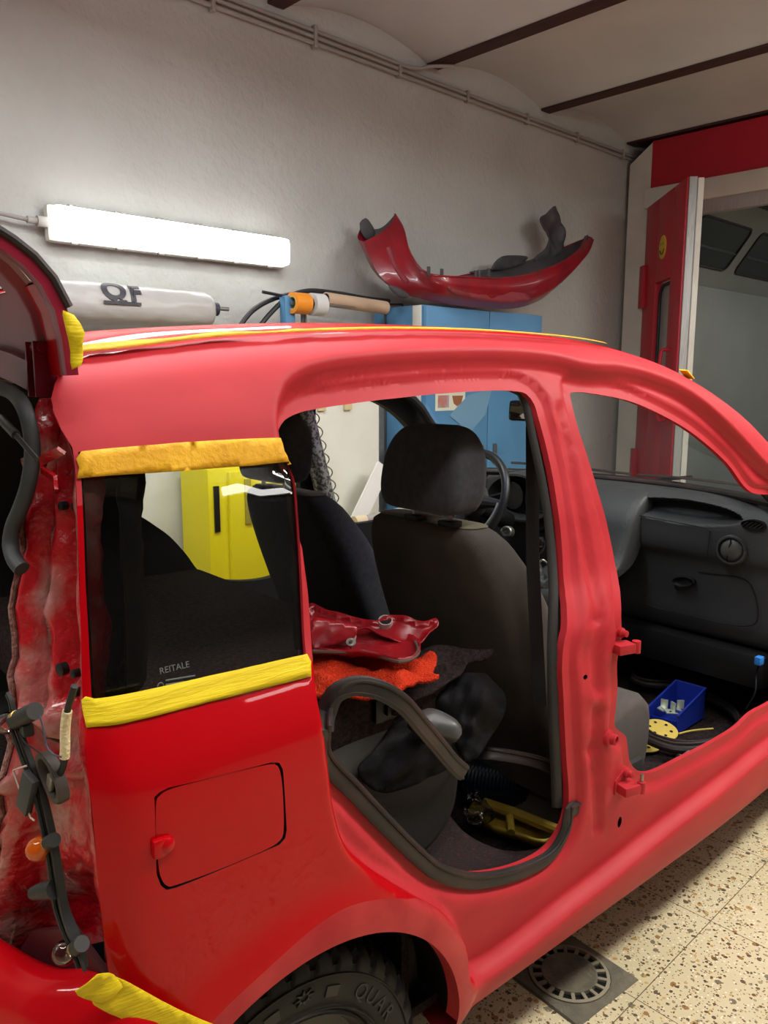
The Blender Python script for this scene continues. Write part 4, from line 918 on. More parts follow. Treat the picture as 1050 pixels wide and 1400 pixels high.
# ================================================================ THINGS IN AND ON THE CAR
def nz3(p, s, seed=0.): return noise.noise(Vector((p[0]*s+seed, p[1]*s-seed, p[2]*s+seed*.7)))
def patch(name, px, p0, n, m, step=.012, thick=.003, bump=None, amp=.006, scale=25., seed=1., parent=None, world=False, smooth_px=True, car=True, sp=None):
    """a sheet whose outline lies on the plane (p0, n); crumpled by noise, with real thickness"""
    n = np.array(n, float); n /= np.linalg.norm(n); p0 = np.array(p0, float)
    a = np.cross([0, 0, 1.], n) if abs(n[2]) < .9 else np.array([1., 0, 0]); a -= (a@n)*n; a /= np.linalg.norm(a); b = np.cross(n, a)
    if world: P = [CAM+ray(x, y)*((p0-CAM)@n)/(ray(x, y)@n) for x, y in px]
    else: P = [cplane(x, y, p0, n) for x, y in px]
    L = np.array([((p-p0)@a, (p-p0)@b) for p in P]); L = catmull(L, sp or step, True) if smooth_px else resample(L, step)
    v, f = fillregion(L, [], step)
    h = np.zeros(len(v)); d = dist(v, L)
    for i, q in enumerate(v):
        w = p0+a*q[0]+b*q[1]; h[i] = amp*(nz3(w, scale, seed)+.5*nz3(w, scale*2.3, seed+3))
    if bump is not None: h = h+bump(v, d)
    T = np.array([p0+a*q[0]+b*q[1]+n*hh for q, hh in zip(v, h)]); B = T-n*thick; N = len(T)
    bd = {}
    for t in f:
        for e in ((t[0], t[1]), (t[1], t[2]), (t[2], t[0])): bd[tuple(e)] = 1
    be = [e for e in bd if (e[1], e[0]) not in bd]
    ff = [tuple(t) for t in f]+[tuple(int(i)+N for i in t[::-1]) for t in f]+[(e[0], e[0]+N, e[1]+N, e[1]) for e in be]
    return mk(name, np.vstack([T, B]), ff, m, parent, car=(car and not world and parent is None))
def sidepatch(name, px, m, off=-.0025, step=.010, amp=.0012, scale=40, seed=1., raw=None, extra_fn=None):
    L = resample(Us(px) if raw is None else np.array(raw), step*.8); v, f = fillregion(L, [], step)
    d = dist(v, L); A = lift(v, off)
    for i in range(len(A)): A[i, 1] -= amp*(1+nz3(A[i], scale, seed))*.9
    if extra_fn is not None: A[:, 1] += extra_fn(v)
    N = len(A); B = A.copy(); B[:, 1] += .0006
    bd = {}
    for t in f:
        for e in ((t[0], t[1]), (t[1], t[2]), (t[2], t[0])): bd[tuple(e)] = 1
    be = [e for e in bd if (e[1], e[0]) not in bd]
    ff = [tuple(t) for t in f]+[tuple(int(i)+N for i in t[::-1]) for t in f]+[(e[0], e[0]+N, e[1]+N, e[1]) for e in be]
    return mk(name, np.vstack([A, B]), ff, m, None, car=True)
GT = 'strips of masking tape on the car'
wtop = [(104, 655), (107, 640), (103, 628), (110, 618), (240, 606), (388, 599), (401, 600), (410, 612), (419, 625), (400, 631), (345, 637), (240, 645), (160, 650)]
tag(sidepatch('masking_tape', wtop, tape_o, amp=.0012, scale=22), 'amber masking tape strip along the top edge of the rear quarter window', 'masking tape', GT)
wbot = [(110, 957), (113, 978), (117, 995), (128, 994), (280, 961), (424, 925), (424, 905), (418, 894), (280, 925), (128, 955), (116, 952)]
tag(sidepatch('masking_tape', wbot, tape_m, amp=.0012), 'bright yellow masking tape strip along the bottom of the rear quarter window', 'masking tape', GT)
xs = np.linspace(-.205, 1.08, 60); w0 = np.interp(xs, [-.21, -.05, .1, 1.22], [.035, .02, .012, .008])
lo = [(x, 1.566-.0*w) for x, w in zip(xs, w0)]; hi = [(x, 1.566+w+.004*math.sin(x*37)*(x < .2)) for x, w in zip(xs, w0)]
tag(sidepatch('masking_tape', None, tape_o, off=-.010, step=.012, amp=.004, scale=30, raw=lo+hi[::-1]), 'long thin yellow masking tape line running along the roof edge', 'masking tape', GT)
tg_px = [(86, 424), (100, 430), (109, 442), (116, 455), (112, 472), (110, 500), (98, 505), (95, 480), (92, 455)]
tag(patch('masking_tape', tg_px, (-.245, .118, 1.5), (-.5, -.85, .0), tape_m, step=.008, amp=.010, scale=45, thick=.001), 'crumpled yellow masking tape hanging off the raised tailgate corner', 'masking tape', GT)
bt1 = [(103, 1356), (118, 1342), (132, 1330), (150, 1331), (166, 1345), (168, 1350), (150, 1366), (126, 1371)]
bt2 = [(126, 1370), (150, 1364), (168, 1348), (148, 1333), (170, 1340), (220, 1368), (278, 1396), (310, 1412), (290, 1432), (200, 1410), (160, 1390)]
pb0 = np.array([-.277, .010, .69]); pbn = np.cross(np.array([-.06, -.012, .56])-pb0+np.array([-.09, 0, 0])*0, np.array([-.30, .02, .62])-pb0)
if pbn[1] > 0: pbn = -pbn
tag(patch('masking_tape', bt2, pb0+np.array([0, -.016, 0]), pbn, tape_m, step=.010, amp=.002, thick=.001), 'yellow masking tape strip along the seam between wing and rear bumper', 'masking tape', GT)
tag(patch('masking_tape', bt1, pb0+np.array([0, -.021, 0]), pbn, tape_m, step=.008, amp=.006, scale=50, thick=.001), 'bright yellow folded tape wad at the bumper corner over the longer strip', 'masking tape', GT)
wq = cy(932, 512, .23); wt_ = [wq, wq+np.array([.04, .0, -.022])]
o = MB().tube([wt_[0], wt_[1]], 1, prof=[(.014, .012), (.016, -.012), (.013, -.012), (.011, .012)]).obj('masking_tape', tape_m, car=True); tag(o, 'tiny scrap of yellow masking tape on the windscreen pillar', 'masking tape', GT)
# ---- door seal: fitted along the lower opening, its rear end sprung out in an arch
prof2 = [(.34*math.cos(a)*(1.0 if math.cos(a) > 0 else .8), 1.0*math.sin(a)) for a in np.linspace(0, 2*math.pi, 14, endpoint=False)]
arch_px = [(634, 1056), (622, 1046), (600, 1020), (575, 990), (548, 960), (515, 942), (482, 938), (457, 950), (446, 975)]
ap = []
for i, (x, y) in enumerate(arch_px): ap.append(cy(x, y, [.055, .05, .035, .02, .015, .02, .03, .04, .045][i]))
fit_px = [(447, 1000), (454, 1022), (467, 1050), (510, 1098), (553, 1145), (596, 1188), (622, 1208), (673, 1220), (743, 1203), (778, 1180), (797, 1145), (801, 1122)]
fp_ = lift(Us(fit_px)); fp_[:, 1] -= .006
ins = [cy(x, y, Y) for x, y, Y in ((799, 1098, .062), (787, 1074, .075), (765, 1056, .095), (735, 1042, .12), (700, 1034, .15), (668, 1030, .18), (645, 1030, .22), (610, 1040, .28))]
path = catmull(np.vstack([ap, fp_, ins]), .010)
ds = thing('door_seal', 'dark rubber door seal along the rear door opening with one end arching out', 'rubber seal')
ds.matrix_world = CARM
r_ = np.full(len(path), .0165)
MB().tube(path, r_, prof=prof2, upv=(0, -1, 0), caps=True).obj('seal_strip', rubber, ds)
MB().tube(path[:-8]+np.array([.006, -.004, .008]), .0045, 8, upv=(0, -1, 0)).obj('seal_lip', rubber, ds)
MB().tube(path[:-8]+np.array([-.004, -.002, -.009]), .0035, 8, upv=(0, -1, 0)).obj('seal_lip', rubber, ds)
# ---- loosened tailgate seal
tp = [(-60, 560), (-35, 532), (0, 530), (18, 538), (34, 560), (42, 590), (44, 625), (38, 665), (26, 700), (17, 722), (14, 745), (20, 766), (30, 778)]
tw = [recess_pt(x, y, -.02) for x, y in tp]; tw = catmull(np.array(tw), .008)
seal2 = mat('faded_rubber', rgb(62, 64, 66), .55, spec=.4, col2=rgb(50, 51, 53), nscale=10)
ts = thing('tailgate_seal', 'thick dark grey rubber seal hanging loose from the tailgate opening', 'rubber seal'); ts.matrix_world = CARM
MB().tube(tw, .0105, 12).obj('seal_bulb', seal2, ts); MB().tube(tw+np.array([.010, .012, 0]), .004, 8).obj('seal_lip', rubber, ts)
# ---- things on the folded bench
orange = mat('orange_towel', rgb(214, 50, 28), 1., spec=.1, col2=rgb(226, 72, 42), nscale=200, bump=1., bscale=260, sheen=0.)
zt = .885
tow = [(425, 880), (432, 945), (446, 950), (480, 946), (520, 945), (548, 941), (572, 928), (600, 922), (592, 911), (597, 899), (588, 895), (570, 897), (520, 880), (470, 870)]
def tb(v, d): return .012*np.sin(v[:, 0]*60+v[:, 1]*30)*ss(d/.03)
tag(patch('towel', tow, (.4, .3, zt), (0, 0, 1), orange, step=.008, amp=.018, scale=14, thick=.008, bump=tb), 'crumpled orange towel lying on the folded rear bench', 'towel')
lampred = mat('lamp_red_plastic', rgb(150, 20, 30), .25, spec=.5, col2=rgb(120, 24, 32), nscale=10)
LH = thing('lamp_housing', 'dark red plastic lamp housing lying on the orange towel', 'lamp housing'); LH.matrix_world = CARM
def rimb(hh, w): return lambda v, d: hh*ss(1-d/w)
patch('base_tray', [(425, 872), (432, 893), (470, 896), (515, 901), (545, 908), (562, 905), (574, 895), (572, 882), (560, 874), (500, 866)], (.4, .3, .915), (0, 0, 1), lampred, step=.007, amp=.003, thick=.006, bump=rimb(.012, .012), parent=LH, car=False)
patch('upper_shell', [(425, 828), (450, 838), (490, 848), (515, 853), (523, 849), (538, 845), (552, 847), (580, 854), (596, 850), (600, 858), (588, 868), (572, 884), (550, 882), (520, 872), (500, 862), (470, 872), (430, 884)], (.46, .34, .945), (-.45, -.45, .8), lampred, step=.007, amp=.006, scale=20, thick=.005, bump=rimb(.012, .009), parent=LH, car=False)
tr = [cz(x, y, .920) for x, y in ((428, 891), (470, 892), (505, 893), (525, 899), (545, 905), (563, 900), (572, 890), (568, 878))]
MB().tube(catmull(np.array(tr), .01), .0045, 8).obj('gasket_edge', mat('old_gasket', rgb(92, 66, 58), .8), LH)
def ring(name, c, ax, r, w, m, p): return MB().lathe(c, ax, [(r, -.012), (r+.002, .001), (r+w, .001), (r+w+.002, -.012)], 24).obj(name, m, p)
c1 = cplane(471, 865, (.43, .31, .965), (-.45, -.45, .8)); c2 = cplane(527, 848, (.46, .34, .955), (-.45, -.45, .8))
for c, r in ((c1, .018), (c2, .011)):
    ring('bulb_hole', c, (-.3, -.35, .85), r, .004, mat('worn_white_edge', rgb(170, 150, 145), .6), LH)
    MB().lathe(c+np.array([.0, 0, -.001]), (-.3, -.35, .85), [(0, .0005), (r, .0005)], 24).obj('bulb_hole_dark', blackp, LH)
MB().tube([cz(480, 885, .925), cz(480, 876, .94)], .004, 8).tube([cz(480, 879, .934), cz(480, 877.5, .937)], .010, 12).obj('screw', steel, LH)
patch('side_wall', [(428, 846), (460, 850), (488, 858), (486, 870), (470, 878), (445, 884), (428, 889)], (.38, .29, .955), (-.5, -.75, .45), lampred, step=.007, amp=.004, thick=.004, parent=LH, car=False)
felt = [(520, 960), (545, 935), (560, 905), (575, 890), (600, 882), (640, 889), (674, 889), (675, 893), (655, 903), (642, 905), (630, 922), (600, 940), (570, 955), (540, 975)]
tag(patch('felt_sheet', felt, (.55, .35, .875), (-.15, -.25, 1), carpet, step=.010, amp=.008, scale=14, thick=.006), 'black felt sheet with a curled corner on the rear bench beside the towel', 'felt sheet')
cloth = mat('black_jacket_cloth', rgb(20, 19, 21), .8, spec=.25, col2=rgb(46, 26, 30), nscale=7, mix=(.55, .75), bump=.15, bscale=200)
jk = [(556, 972), (580, 955), (603, 935), (622, 926), (645, 920), (668, 922), (684, 936), (692, 955), (688, 980), (672, 1005), (652, 1035), (636, 1038), (622, 1010), (612, 985), (590, 982), (570, 985)]
def jb(v, d): return .035*ss(d/.06)+.014*np.abs(np.sin(v[:, 0]*38+v[:, 1]*60+2*np.sin(v[:, 1]*30)))*ss(d/.02)-.012*np.abs(np.sin(v[:, 0]*70-v[:, 1]*45+np.sin(v[:, 0]*50)))
tag(patch('jacket', jk, (.60, .27, .86), (-.45, -.6, .66), cloth, step=.009, amp=.022, scale=16, thick=.006, bump=jb), 'crumpled black cloth jacket slumped over the front corner of the rear bench', 'jacket')
dr = [(490, 1052), (505, 1032), (528, 1010), (545, 988), (560, 984), (586, 988), (610, 998), (634, 1005), (640, 1020), (628, 1040), (590, 1062), (556, 1078), (530, 1085), (508, 1078)]
def db(v, d): return .02*ss(d/.05)+.010*np.sin(v[:, 0]*70-v[:, 1]*90)*ss(d/.03)
tag(patch('cloth_cover', dr, (.35, .205, .70), (-.1, -.95, .25), cloth, step=.009, amp=.012, scale=18, thick=.004, bump=db), 'black cloth cover draped down the side of the rear bench cushion', 'cloth')
gb = [(560, 985), (585, 968), (598, 970), (625, 985), (632, 998), (628, 1008), (600, 1004), (575, 1000)]
tag(patch('plastic_cover', gb, (.40, .20, .83), (-.2, -.6, .75), mat('worn_grey_plastic', rgb(74, 73, 74), .4, spec=.5), step=.008, amp=.001, thick=.02, bump=lambda v, d: .012*ss(d/.015)), 'small dark grey plastic cover with worn edges beside the door seal arch', 'plastic cover')
dust = mat('dusty_step_plastic', rgb(44, 34, 34), .6, col2=rgb(110, 40, 50), nscale=160, mix=(.55, .72), bump=.3, bscale=200)
patch('step_trim', [(528, 1092), (548, 1088), (575, 1092), (606, 1106), (640, 1142), (690, 1163), (735, 1160), (765, 1135), (782, 1105), (797, 1092), (801, 1130), (785, 1165), (745, 1192), (672, 1206), (622, 1196), (592, 1178), (550, 1138)], (.6, .15, .385), (0, -.12, 1), dust, step=.02, amp=.002, thick=.02, parent=CAR, car=False)
# ---- rear footwell
yel = mat('brass_yellow_plastic', rgb(176, 148, 52), .5, col2=rgb(150, 122, 40), nscale=12)
YP = thing('tool_tray', 'yellow ochre plastic tray with a raised rib on the rear footwell floor', 'plastic tray'); YP.matrix_world = CARM
patch('tray_body', [(648, 1105), (665, 1096), (690, 1100), (730, 1118), (764, 1137), (758, 1147), (745, 1157), (700, 1146), (660, 1132), (640, 1120)], (.9, .30, .30), (0, 0, 1), yel, step=.012, amp=.002, thick=.012, bump=rimb(.02, .014), parent=YP, car=False)
MB().tube([cz(697, 1116, .335), cz(699, 1138, .325)], .010, 8).obj('rib', yel, YP)
MB().tube([cz(662, 1098, .335), cz(700, 1110, .338), cz(762, 1135, .335)], .014, 10).obj('rolled_edge', yel, YP)
bagm = thin_glass('clear_film', rgb(205, 205, 195), .12)
tag(patch('plastic_bag', [(640, 1085), (652, 1080), (668, 1098), (676, 1118), (660, 1128), (645, 1130), (636, 1118)], (.80, .36, .34), (-.4, -.6, .6), bagm, step=.008, amp=.03, scale=30, thick=.002), 'crumpled clear plastic bag beside the ochre tray in the rear footwell', 'plastic bag')
ROLL = thing('film_roll', 'dark blue ribbed roll lying under the front seat', 'roll'); ROLL.matrix_world = CARM
ra, rb2 = cz(640, 1062, .36), cz(790, 1092, .36); dd = (rb2-ra)/np.linalg.norm(rb2-ra); pr = []
L_ = np.linalg.norm(rb2-ra)
for k in range(61): pr.append((.062+.002*(k % 2), L_*k/60))
MB().lathe(ra, dd, [(0, 0)]+pr+[(0, L_)], 28).obj('roll_body', mat('dark_blue_film', rgb(14, 26, 36), .25, spec=.6), ROLL)
for (px, py, a, b, c) in ():
    pass
# ---- front footwell
fz = .285
coil = [(878, 1000), (900, 1014), (935, 1022), (970, 1020), (1000, 1005), (1018, 980), (1018, 950), (1000, 930), (965, 920), (920, 916), (885, 917), (866, 928), (880, 935), (930, 940), (970, 955), (1000, 972), (1012, 990), (998, 1010), (960, 1024), (920, 1024), (890, 1014), (872, 1004)]
cp = [cz(x, y, fz+.02+.012*(i > 10)) for i, (x, y) in enumerate(coil)]
CS = thing('spare_seal_coil', 'coiled black rubber door seal on the front footwell floor around the blue bin', 'rubber seal'); CS.matrix_world = CARM
cpp = catmull(np.array(cp), .02); MB().tube(cpp, .013, 10).obj('seal_strip', rubber, CS); MB().tube(cpp+np.array([.012, .01, .012]), .006, 8).obj('seal_lip', rubber, CS)
BN = thing('storage_bin', 'open-fronted blue plastic parts bin in the front footwell', 'bin'); BN.matrix_world = CARM
bl_ = mat('bin_blue', rgb(28, 48, 150), .4, spec=.5)
A_, B_, C_ = cz(884, 990, fz), cz(925, 1003, fz), cz(962, 980, fz); D_ = A_+(C_-B_); up_ = np.array([0, 0, .085]); 
def wall(P, Q, h1_, h2_, m, name): 
    n = np.cross(Q-P, [0, 0, 1.]); n /= np.linalg.norm(n)
    return MB().poly([P, Q, Q+np.array([0, 0, h2_]), P+np.array([0, 0, h1_])], .004, n).obj(name, m, BN)
wall(A_, B_, .035, .04, bl_, 'front_lip'); wall(B_, C_, .06, .105, bl_, 'side_wall'); wall(C_, D_, .105, .105, bl_, 'back_wall'); wall(D_, A_, .105, .06, bl_, 'side_wall')
MB().poly([A_, B_, C_, D_], .004, (0, 0, 1)).obj('bin_floor', bl_, BN)
MB().tube([B_+np.array([0, 0, .06]), C_+np.array([0, 0, .105]), D_+np.array([0, 0, .105]), A_+np.array([0, 0, .06])], .004, 8).obj('bin_rim', bl_, BN)
zinc = mat('zinc_clip', rgb(206, 214, 200), .35, metal=.6)
for k, (px, py, rz) in enumerate(((905, 969, .3), (917, 973, -.4), (927, 970, .9))):
    c = cz(px, py, fz+.055); t = thing('metal_clip', ['zinc metal clip with a round hole at the left in the blue bin', 'upright bent zinc clip in the middle of the blue bin', 'zinc clip at the right of the blue bin half behind the others'][k], 'clip', 'metal clips in the bin'); t.matrix_world = CARM
    MB().box(c, (.046, .024, .005), rot=(0.3, .2, rz), bev=.001).box(c+np.array([.014, 0, .014]), (.005, .024, .032), rot=(0, 0, rz), bev=.001).obj('clip_plate', zinc, t)
    MB().lathe(c+np.array([-.006, 0, .0028]), (0, 0, 1), [(0, .0005), (.006, .0005)], 14).obj('clip_hole', blackp, t)
abr = mat('abrasive_yellow', rgb(206, 180, 84), .8)
for k, (px, py) in enumerate(((903, 998), (880, 1014))):
    c = cz(px, py, fz+.030-.02*k); t = thing('sanding_disc', ['yellow round sanding disc leaning against the blue bin', 'yellow sanding disc half under the coiled seal by the seat'][k], 'sanding disc', 'sanding discs'); t.matrix_world = CARM
    MB().lathe(c, (-.1, -.2, 1), [(0, 0), (.055, 0), (.055, .003), (0, .003)], 36).obj('disc', abr, t)
    for a in np.linspace(0, 2*math.pi, 6, endpoint=False): MB().lathe(c+np.array([.034*math.cos(a), .034*math.sin(a), .005+.0034*math.cos(a)+.0068*math.sin(a)]), (-.1, -.2, 1), [(0, .0), (.005, .0)], 10).obj('dust_hole', blackp, t)
tag(MB().tube(catmull(np.array([cz(928, 1003, fz+.03), cz(945, 999, fz+.032), cz(975, 996, fz+.03)]), .01), .003, 6).obj('yellow_strip', abr, car=True), 'thin pale yellow strip lying inside the coiled seal', 'strip')
q = cz(930, 1036, .33); tag(MB().tube([q, q+np.array([.05, .0, .004])], .005, 10).tube([q+np.array([-.006, 0, 0]), q], .012, 14).obj('seat_bolt', steel, car=True), 'dull steel seat bolt near the front door sill', 'bolt')
c = cy(1038, 903, .16); cn = tag(MB().box(c, (.028, .02, .026), bev=.004).obj('cable_connector', mat('connector_blue', rgb(46, 120, 200), .4), car=True), 'small light blue cable connector at the front of the door opening', 'connector')
tag(MB().tube(catmull(np.array([c+np.array([0, 0, -.012]), c+np.array([.01, .01, -.05]), c+np.array([-.01, .0, -.10]), c+np.array([-.02, .02, -.16])]), .01), .003, 6).obj('cable', blackp, car=True), 'thin black cable hanging below the light blue connector', 'cable')
# ---- hinges, striker on the door pillar (parts of the car)
hm = MATS['sanded_red_paint']
for px, py, k in ((866, 886, 0), (866, 1080, 1)):
    c = lift([U(px, py)])[0]; H_ = bpy.data.objects.new('door_hinge', None); COL.objects.link(H_); H_.parent = CAR
    MB().poly([c+np.array([-.020, -.003, -.020]), c+np.array([.022, -.003, -.018]), c+np.array([.030, -.003, .030]), c+np.array([.018, -.003, .034]), c+np.array([-.020, -.003, .012])], .010, (0, -1, 0)).obj('hinge_plate', hm, H_)
    MB().box(c+np.array([.006, -.020, -.006]), (.046, .034, .022), bev=.004, rot=(0, 0, -.25)).obj('hinge_arm', hm, H_)
    MB().tube([c+np.array([.032, -.036, -.018]), c+np.array([.032, -.036, .008])], .0095, 16).obj('hinge_barrel', hm, H_)
    if k: MB().tube([c+np.array([.032, -.036, .008]), c+np.array([.032, -.036, .026])], .004, 10).obj('hinge_pin', steel, H_)
    MB().lathe(c+np.array([.018, -.012, .022]), (0, -1, 0), [(0, .010), (.007, .009), (.008, .0), (.011, -.002), (.011, -.012)], 12).obj('hinge_bolt', hm, H_)
c = lift([U(851, 1017)])[0]
MB().lathe(c+np.array([0, -.002, 0]), (.2, -1, 0), [(.018, -.01), (.018, .003), (.012, .006), (.012, .016), (.009, .018), (.009, .004), (0, .004)], 14).obj('check_strap_socket', hm, CAR)
MB().lathe(c+np.array([0.003, -.008, 0]), (.2, -1, 0), [(0, .0), (.0088, .0)], 14).obj('socket_hole', blackp, CAR)
c = lift([U(840, 845)])[0]
# ---- dangling tail-lamp bulb carrier with its bulbs
P0 = np.array([-.31, .04, 1.]); 
def rp(px, py, o=0.0): return cplane(px, py, P0+np.array([o, 0, 0]), NRM)
TL = thing('bulb_carrier', 'black plastic tail lamp bulb carrier dangling from its wires in the empty lamp recess', 'bulb carrier'); TL.matrix_world = CARM
car_m = mat('dusty_black_plastic', rgb(36, 35, 34), .5, spec=.4, col2=rgb(82, 76, 70), nscale=14, mix=(.62, .95))
mp_ = catmull(np.array([rp(*q) for q in ((10, 948), (14, 955), (24, 990), (38, 1030), (50, 1062), (60, 1095), (67, 1125), (74, 1160), (80, 1200), (86, 1240), (98, 1275), (112, 1305), (118, 1322))]), .006)
rr = np.interp(np.linspace(0, 1, len(mp_)), [0, .1, .3, .45, .7, .9, 1], [.004, .006, .007, .008, .009, .013, .004])
MB().tube(mp_, rr, prof=[(.6, -1), (.6, -.4), (.25, -.3), (.25, .3), (.6, .4), (.6, 1), (-.4, 1), (-.5, 0), (-.4, -1)], upv=(-1, 0, 0)).obj('carrier_bar', car_m, TL)
MB().tube(mp_[4:]+np.array([-.008, .004, 0]), .0028, 6).obj('carrier_rib', car_m, TL)
MB().tube(mp_[30:]+np.array([-.004, -.007, 0]), .0025, 6).obj('carrier_rib', car_m, TL)
oc = rp(73, 1062, .004); e_y = np.array([-.25, 1, 0])/1.03; lng = rp(88, 1100)-rp(58, 1025); lng /= np.linalg.norm(lng); wd_ = np.cross(NRM/np.linalg.norm(NRM), lng)
rings = []
for hgt, k in ((.006, 1.0), (-.004, 1.05), (-.008, 1.0), (-.008, .80), (.004, .72), (.006, .7)):
    rings.append([oc+np.array([hgt, 0, 0])+lng*.033*k*math.cos(a)*(abs(math.cos(a))**-.2 if abs(math.cos(a)) > .01 else 1)+wd_*.0155*k*math.sin(a) for a in np.linspace(0.001, 2*math.pi+.001, 32, endpoint=False)])
MB().add(*loft(rings)).obj('socket_housing', mat('brown_black_plastic', rgb(60, 50, 44), .5), TL)
MB().box(oc+np.array([-.004, 0, -.006]), (.006, .014, .020), rot=(.4, 0, 0), bev=.002).obj('contact_plate', mat('contact_zinc', rgb(140, 132, 120), .4, metal=.6), TL)
g0 = rp(37, 1084, -.012); Rb = Matrix.Translation(Vector(g0)) @ Matrix(((1, 0, 0), (0, 1, 0), (0, 0, 1))).to_4x4() @ Matrix.Rotation(math.atan2(.25, 1), 4, 'Z') @ Matrix.Rotation(.42, 4, 'X')
MB().box((0, 0, 0), (.010, .024, .058), M=Rb, bev=.002).obj('relay_box', mat('relay_dark', rgb(50, 52, 52), .5), TL)
ebp = [rp(*q, -.012) for q in ((36, 1047), (18, 1053), (30, 1090), (42, 1118), (47, 1122))]
MB().tube(ebp, .0012, 6).obj('relay_edge', mat('pale_edge', rgb(190, 170, 160), .5), TL)
MB().tube([rp(20, 985, -.004), rp(48, 972, -.004)], .011, 16).obj('upper_socket', car_m, TL)
MB().box(rp(36, 996), (.014, .022, .016), bev=.003).obj('upper_socket_block', car_m, TL)
MB().tube([rp(76, 1215, -.006), rp(58, 1218, -.008), rp(46, 1221, -.01)], [.0125, .011, .0085], 16).obj('middle_socket', car_m, TL)
MB().tube([rp(74, 1148, -.006), rp(66, 1152, -.006)], .009, 14).obj('amber_socket', car_m, TL)
MB().tube([rp(112, 1290, -.006), rp(104, 1296, -.006)], .010, 14).obj('lower_socket', car_m, TL)
def bulb(nm, c, d, r, m, base):
    d = np.array(d, float); d /= np.linalg.norm(d); B = bpy.data.objects.new(nm, None); COL.objects.link(B); B.parent = TL
    pr = [(base*.75, -.012), (base*.8, -.002), (r*.85, .008), (r, .017), (r*.86, .017+r*.6), (r*.5, .017+r*.92), (0, .017+r)]
    pr = catmull(np.array([(a, b, 0) for a, b in pr]), .002)[:, :2]; MB().lathe(c, d, [tuple(p) for p in pr], 20).obj('bulb_glass', m, B)
    MB().lathe(c, d, [(0, -.014), (base*.8, -.012), (base*.8, -.001), (0, -.001)], 16).obj('bulb_cap', mat('brass', rgb(190, 150, 70), .3, metal=.8), B)
    MB().tube([c, c+d*.012], .0012, 6).obj('filament_post', steel, B)
ambm = mat('amber_glass', rgb(236, 112, 16), .06, trans=.55, spec=.6); bg = thin_glass('bulb_clear_glass', rgb(235, 235, 235))
bulb('amber_bulb', rp(62, 1154, -.008), rp(40, 1170, -.012)-rp(62, 1154, -.008), .0155, ambm, .009)
bulb('clear_bulb', rp(98, 1298, -.008), rp(80, 1306, -.010)-rp(98, 1298, -.008), .0155, bg, .009)
bulb('upper_bulb', rp(18, 983, -.006), rp(-5, 1000, -.006)-rp(18, 983, -.006), .014, bg, .010)
# taped cable and thin wires
WR = thing('wiring_lead', 'black wiring lead wrapped in cream tape coming out of the lamp recess', 'cable'); WR.matrix_world = CARM
lead = catmull(np.array([rp(*q, .006) for q in ((102, 938), (97, 955), (92, 972), (89, 1000), (89, 1025), (87, 1045), (82, 1058), (76, 1068))]), .005)
MB().tube(lead, .0042, 10).obj('lead', blackp, WR)
i0, i1 = int(len(lead)*.28), int(len(lead)*.72); MB().tube(lead[i0:i1], .0060, 12).obj('cream_tape', mat('cream_tape', rgb(218, 200, 160), .7, bump=.5, bscale=200), WR)
WL = tag(MB().tube(catmull(np.array([rp(*q, .0) for q in ((30, 1020), (26, 1005), (31, 980), (41, 966), (52, 974), (60, 1000), (64, 1020), (72, 1030), (84, 1035))]), .004), .0011, 6).obj('thin_wire', mat('wire_grey', rgb(70, 72, 90), .5), car=True), 'thin grey wire looped over the bulb carrier', 'wire')
WL = tag(MB().tube(catmull(np.array([rp(*q, -.004) for q in ((25, 1000), (34, 1015), (52, 1028), (66, 1045), (76, 1062))]), .004), .0011, 6).obj('thin_wire', blackp, car=True), 'thin black wire running into the oval bulb socket housing', 'wire')
# dark lower box of the recess behind the bumper rim
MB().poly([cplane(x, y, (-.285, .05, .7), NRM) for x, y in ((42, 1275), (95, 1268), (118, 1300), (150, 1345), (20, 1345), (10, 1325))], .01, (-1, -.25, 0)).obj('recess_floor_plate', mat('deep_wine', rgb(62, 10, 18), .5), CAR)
# ================================================================ THINGS ALONG THE WALL, THE SPRAY BOOTH, THE FLOOR
def BOX(b, x0, x1, y0, y1, z0, z1, bev=.003): return b.box(((x0+x1)/2, (y0+y1)/2, (z0+z1)/2), (x1-x0, y1-y0, z1-z0), bev=bev)
# blue cabinet
cbx = thing('storage_cabinet', 'tall blue steel cabinet standing against the left wall with a bumper on top', 'cabinet')
BOX(MB(), 3.307, 4.398, 3.13, 3.43, .05, 1.858).obj('body', cabblue, cbx)
for x0, x1 in ((3.31, 3.858), (3.864, 4.394)):
    d = BOX(MB(), x0, x1, 3.10, 3.128, .10, 1.852).obj('door', cabblue, cbx); MB().box(((x1-.06) if x0 < 3.4 else (x0+.06), 3.09, 1.0), (.02, .02, .12), bev=.004).obj('door_handle', steel, d)
BOX(MB(), 3.300, 3.306, 3.135, 3.20, .06, 1.856, .001).obj('side_strip', white_p, cbx)
BOX(MB(), 3.32, 4.38, 3.14, 3.42, 0, .05).obj('plinth', blackp, cbx)
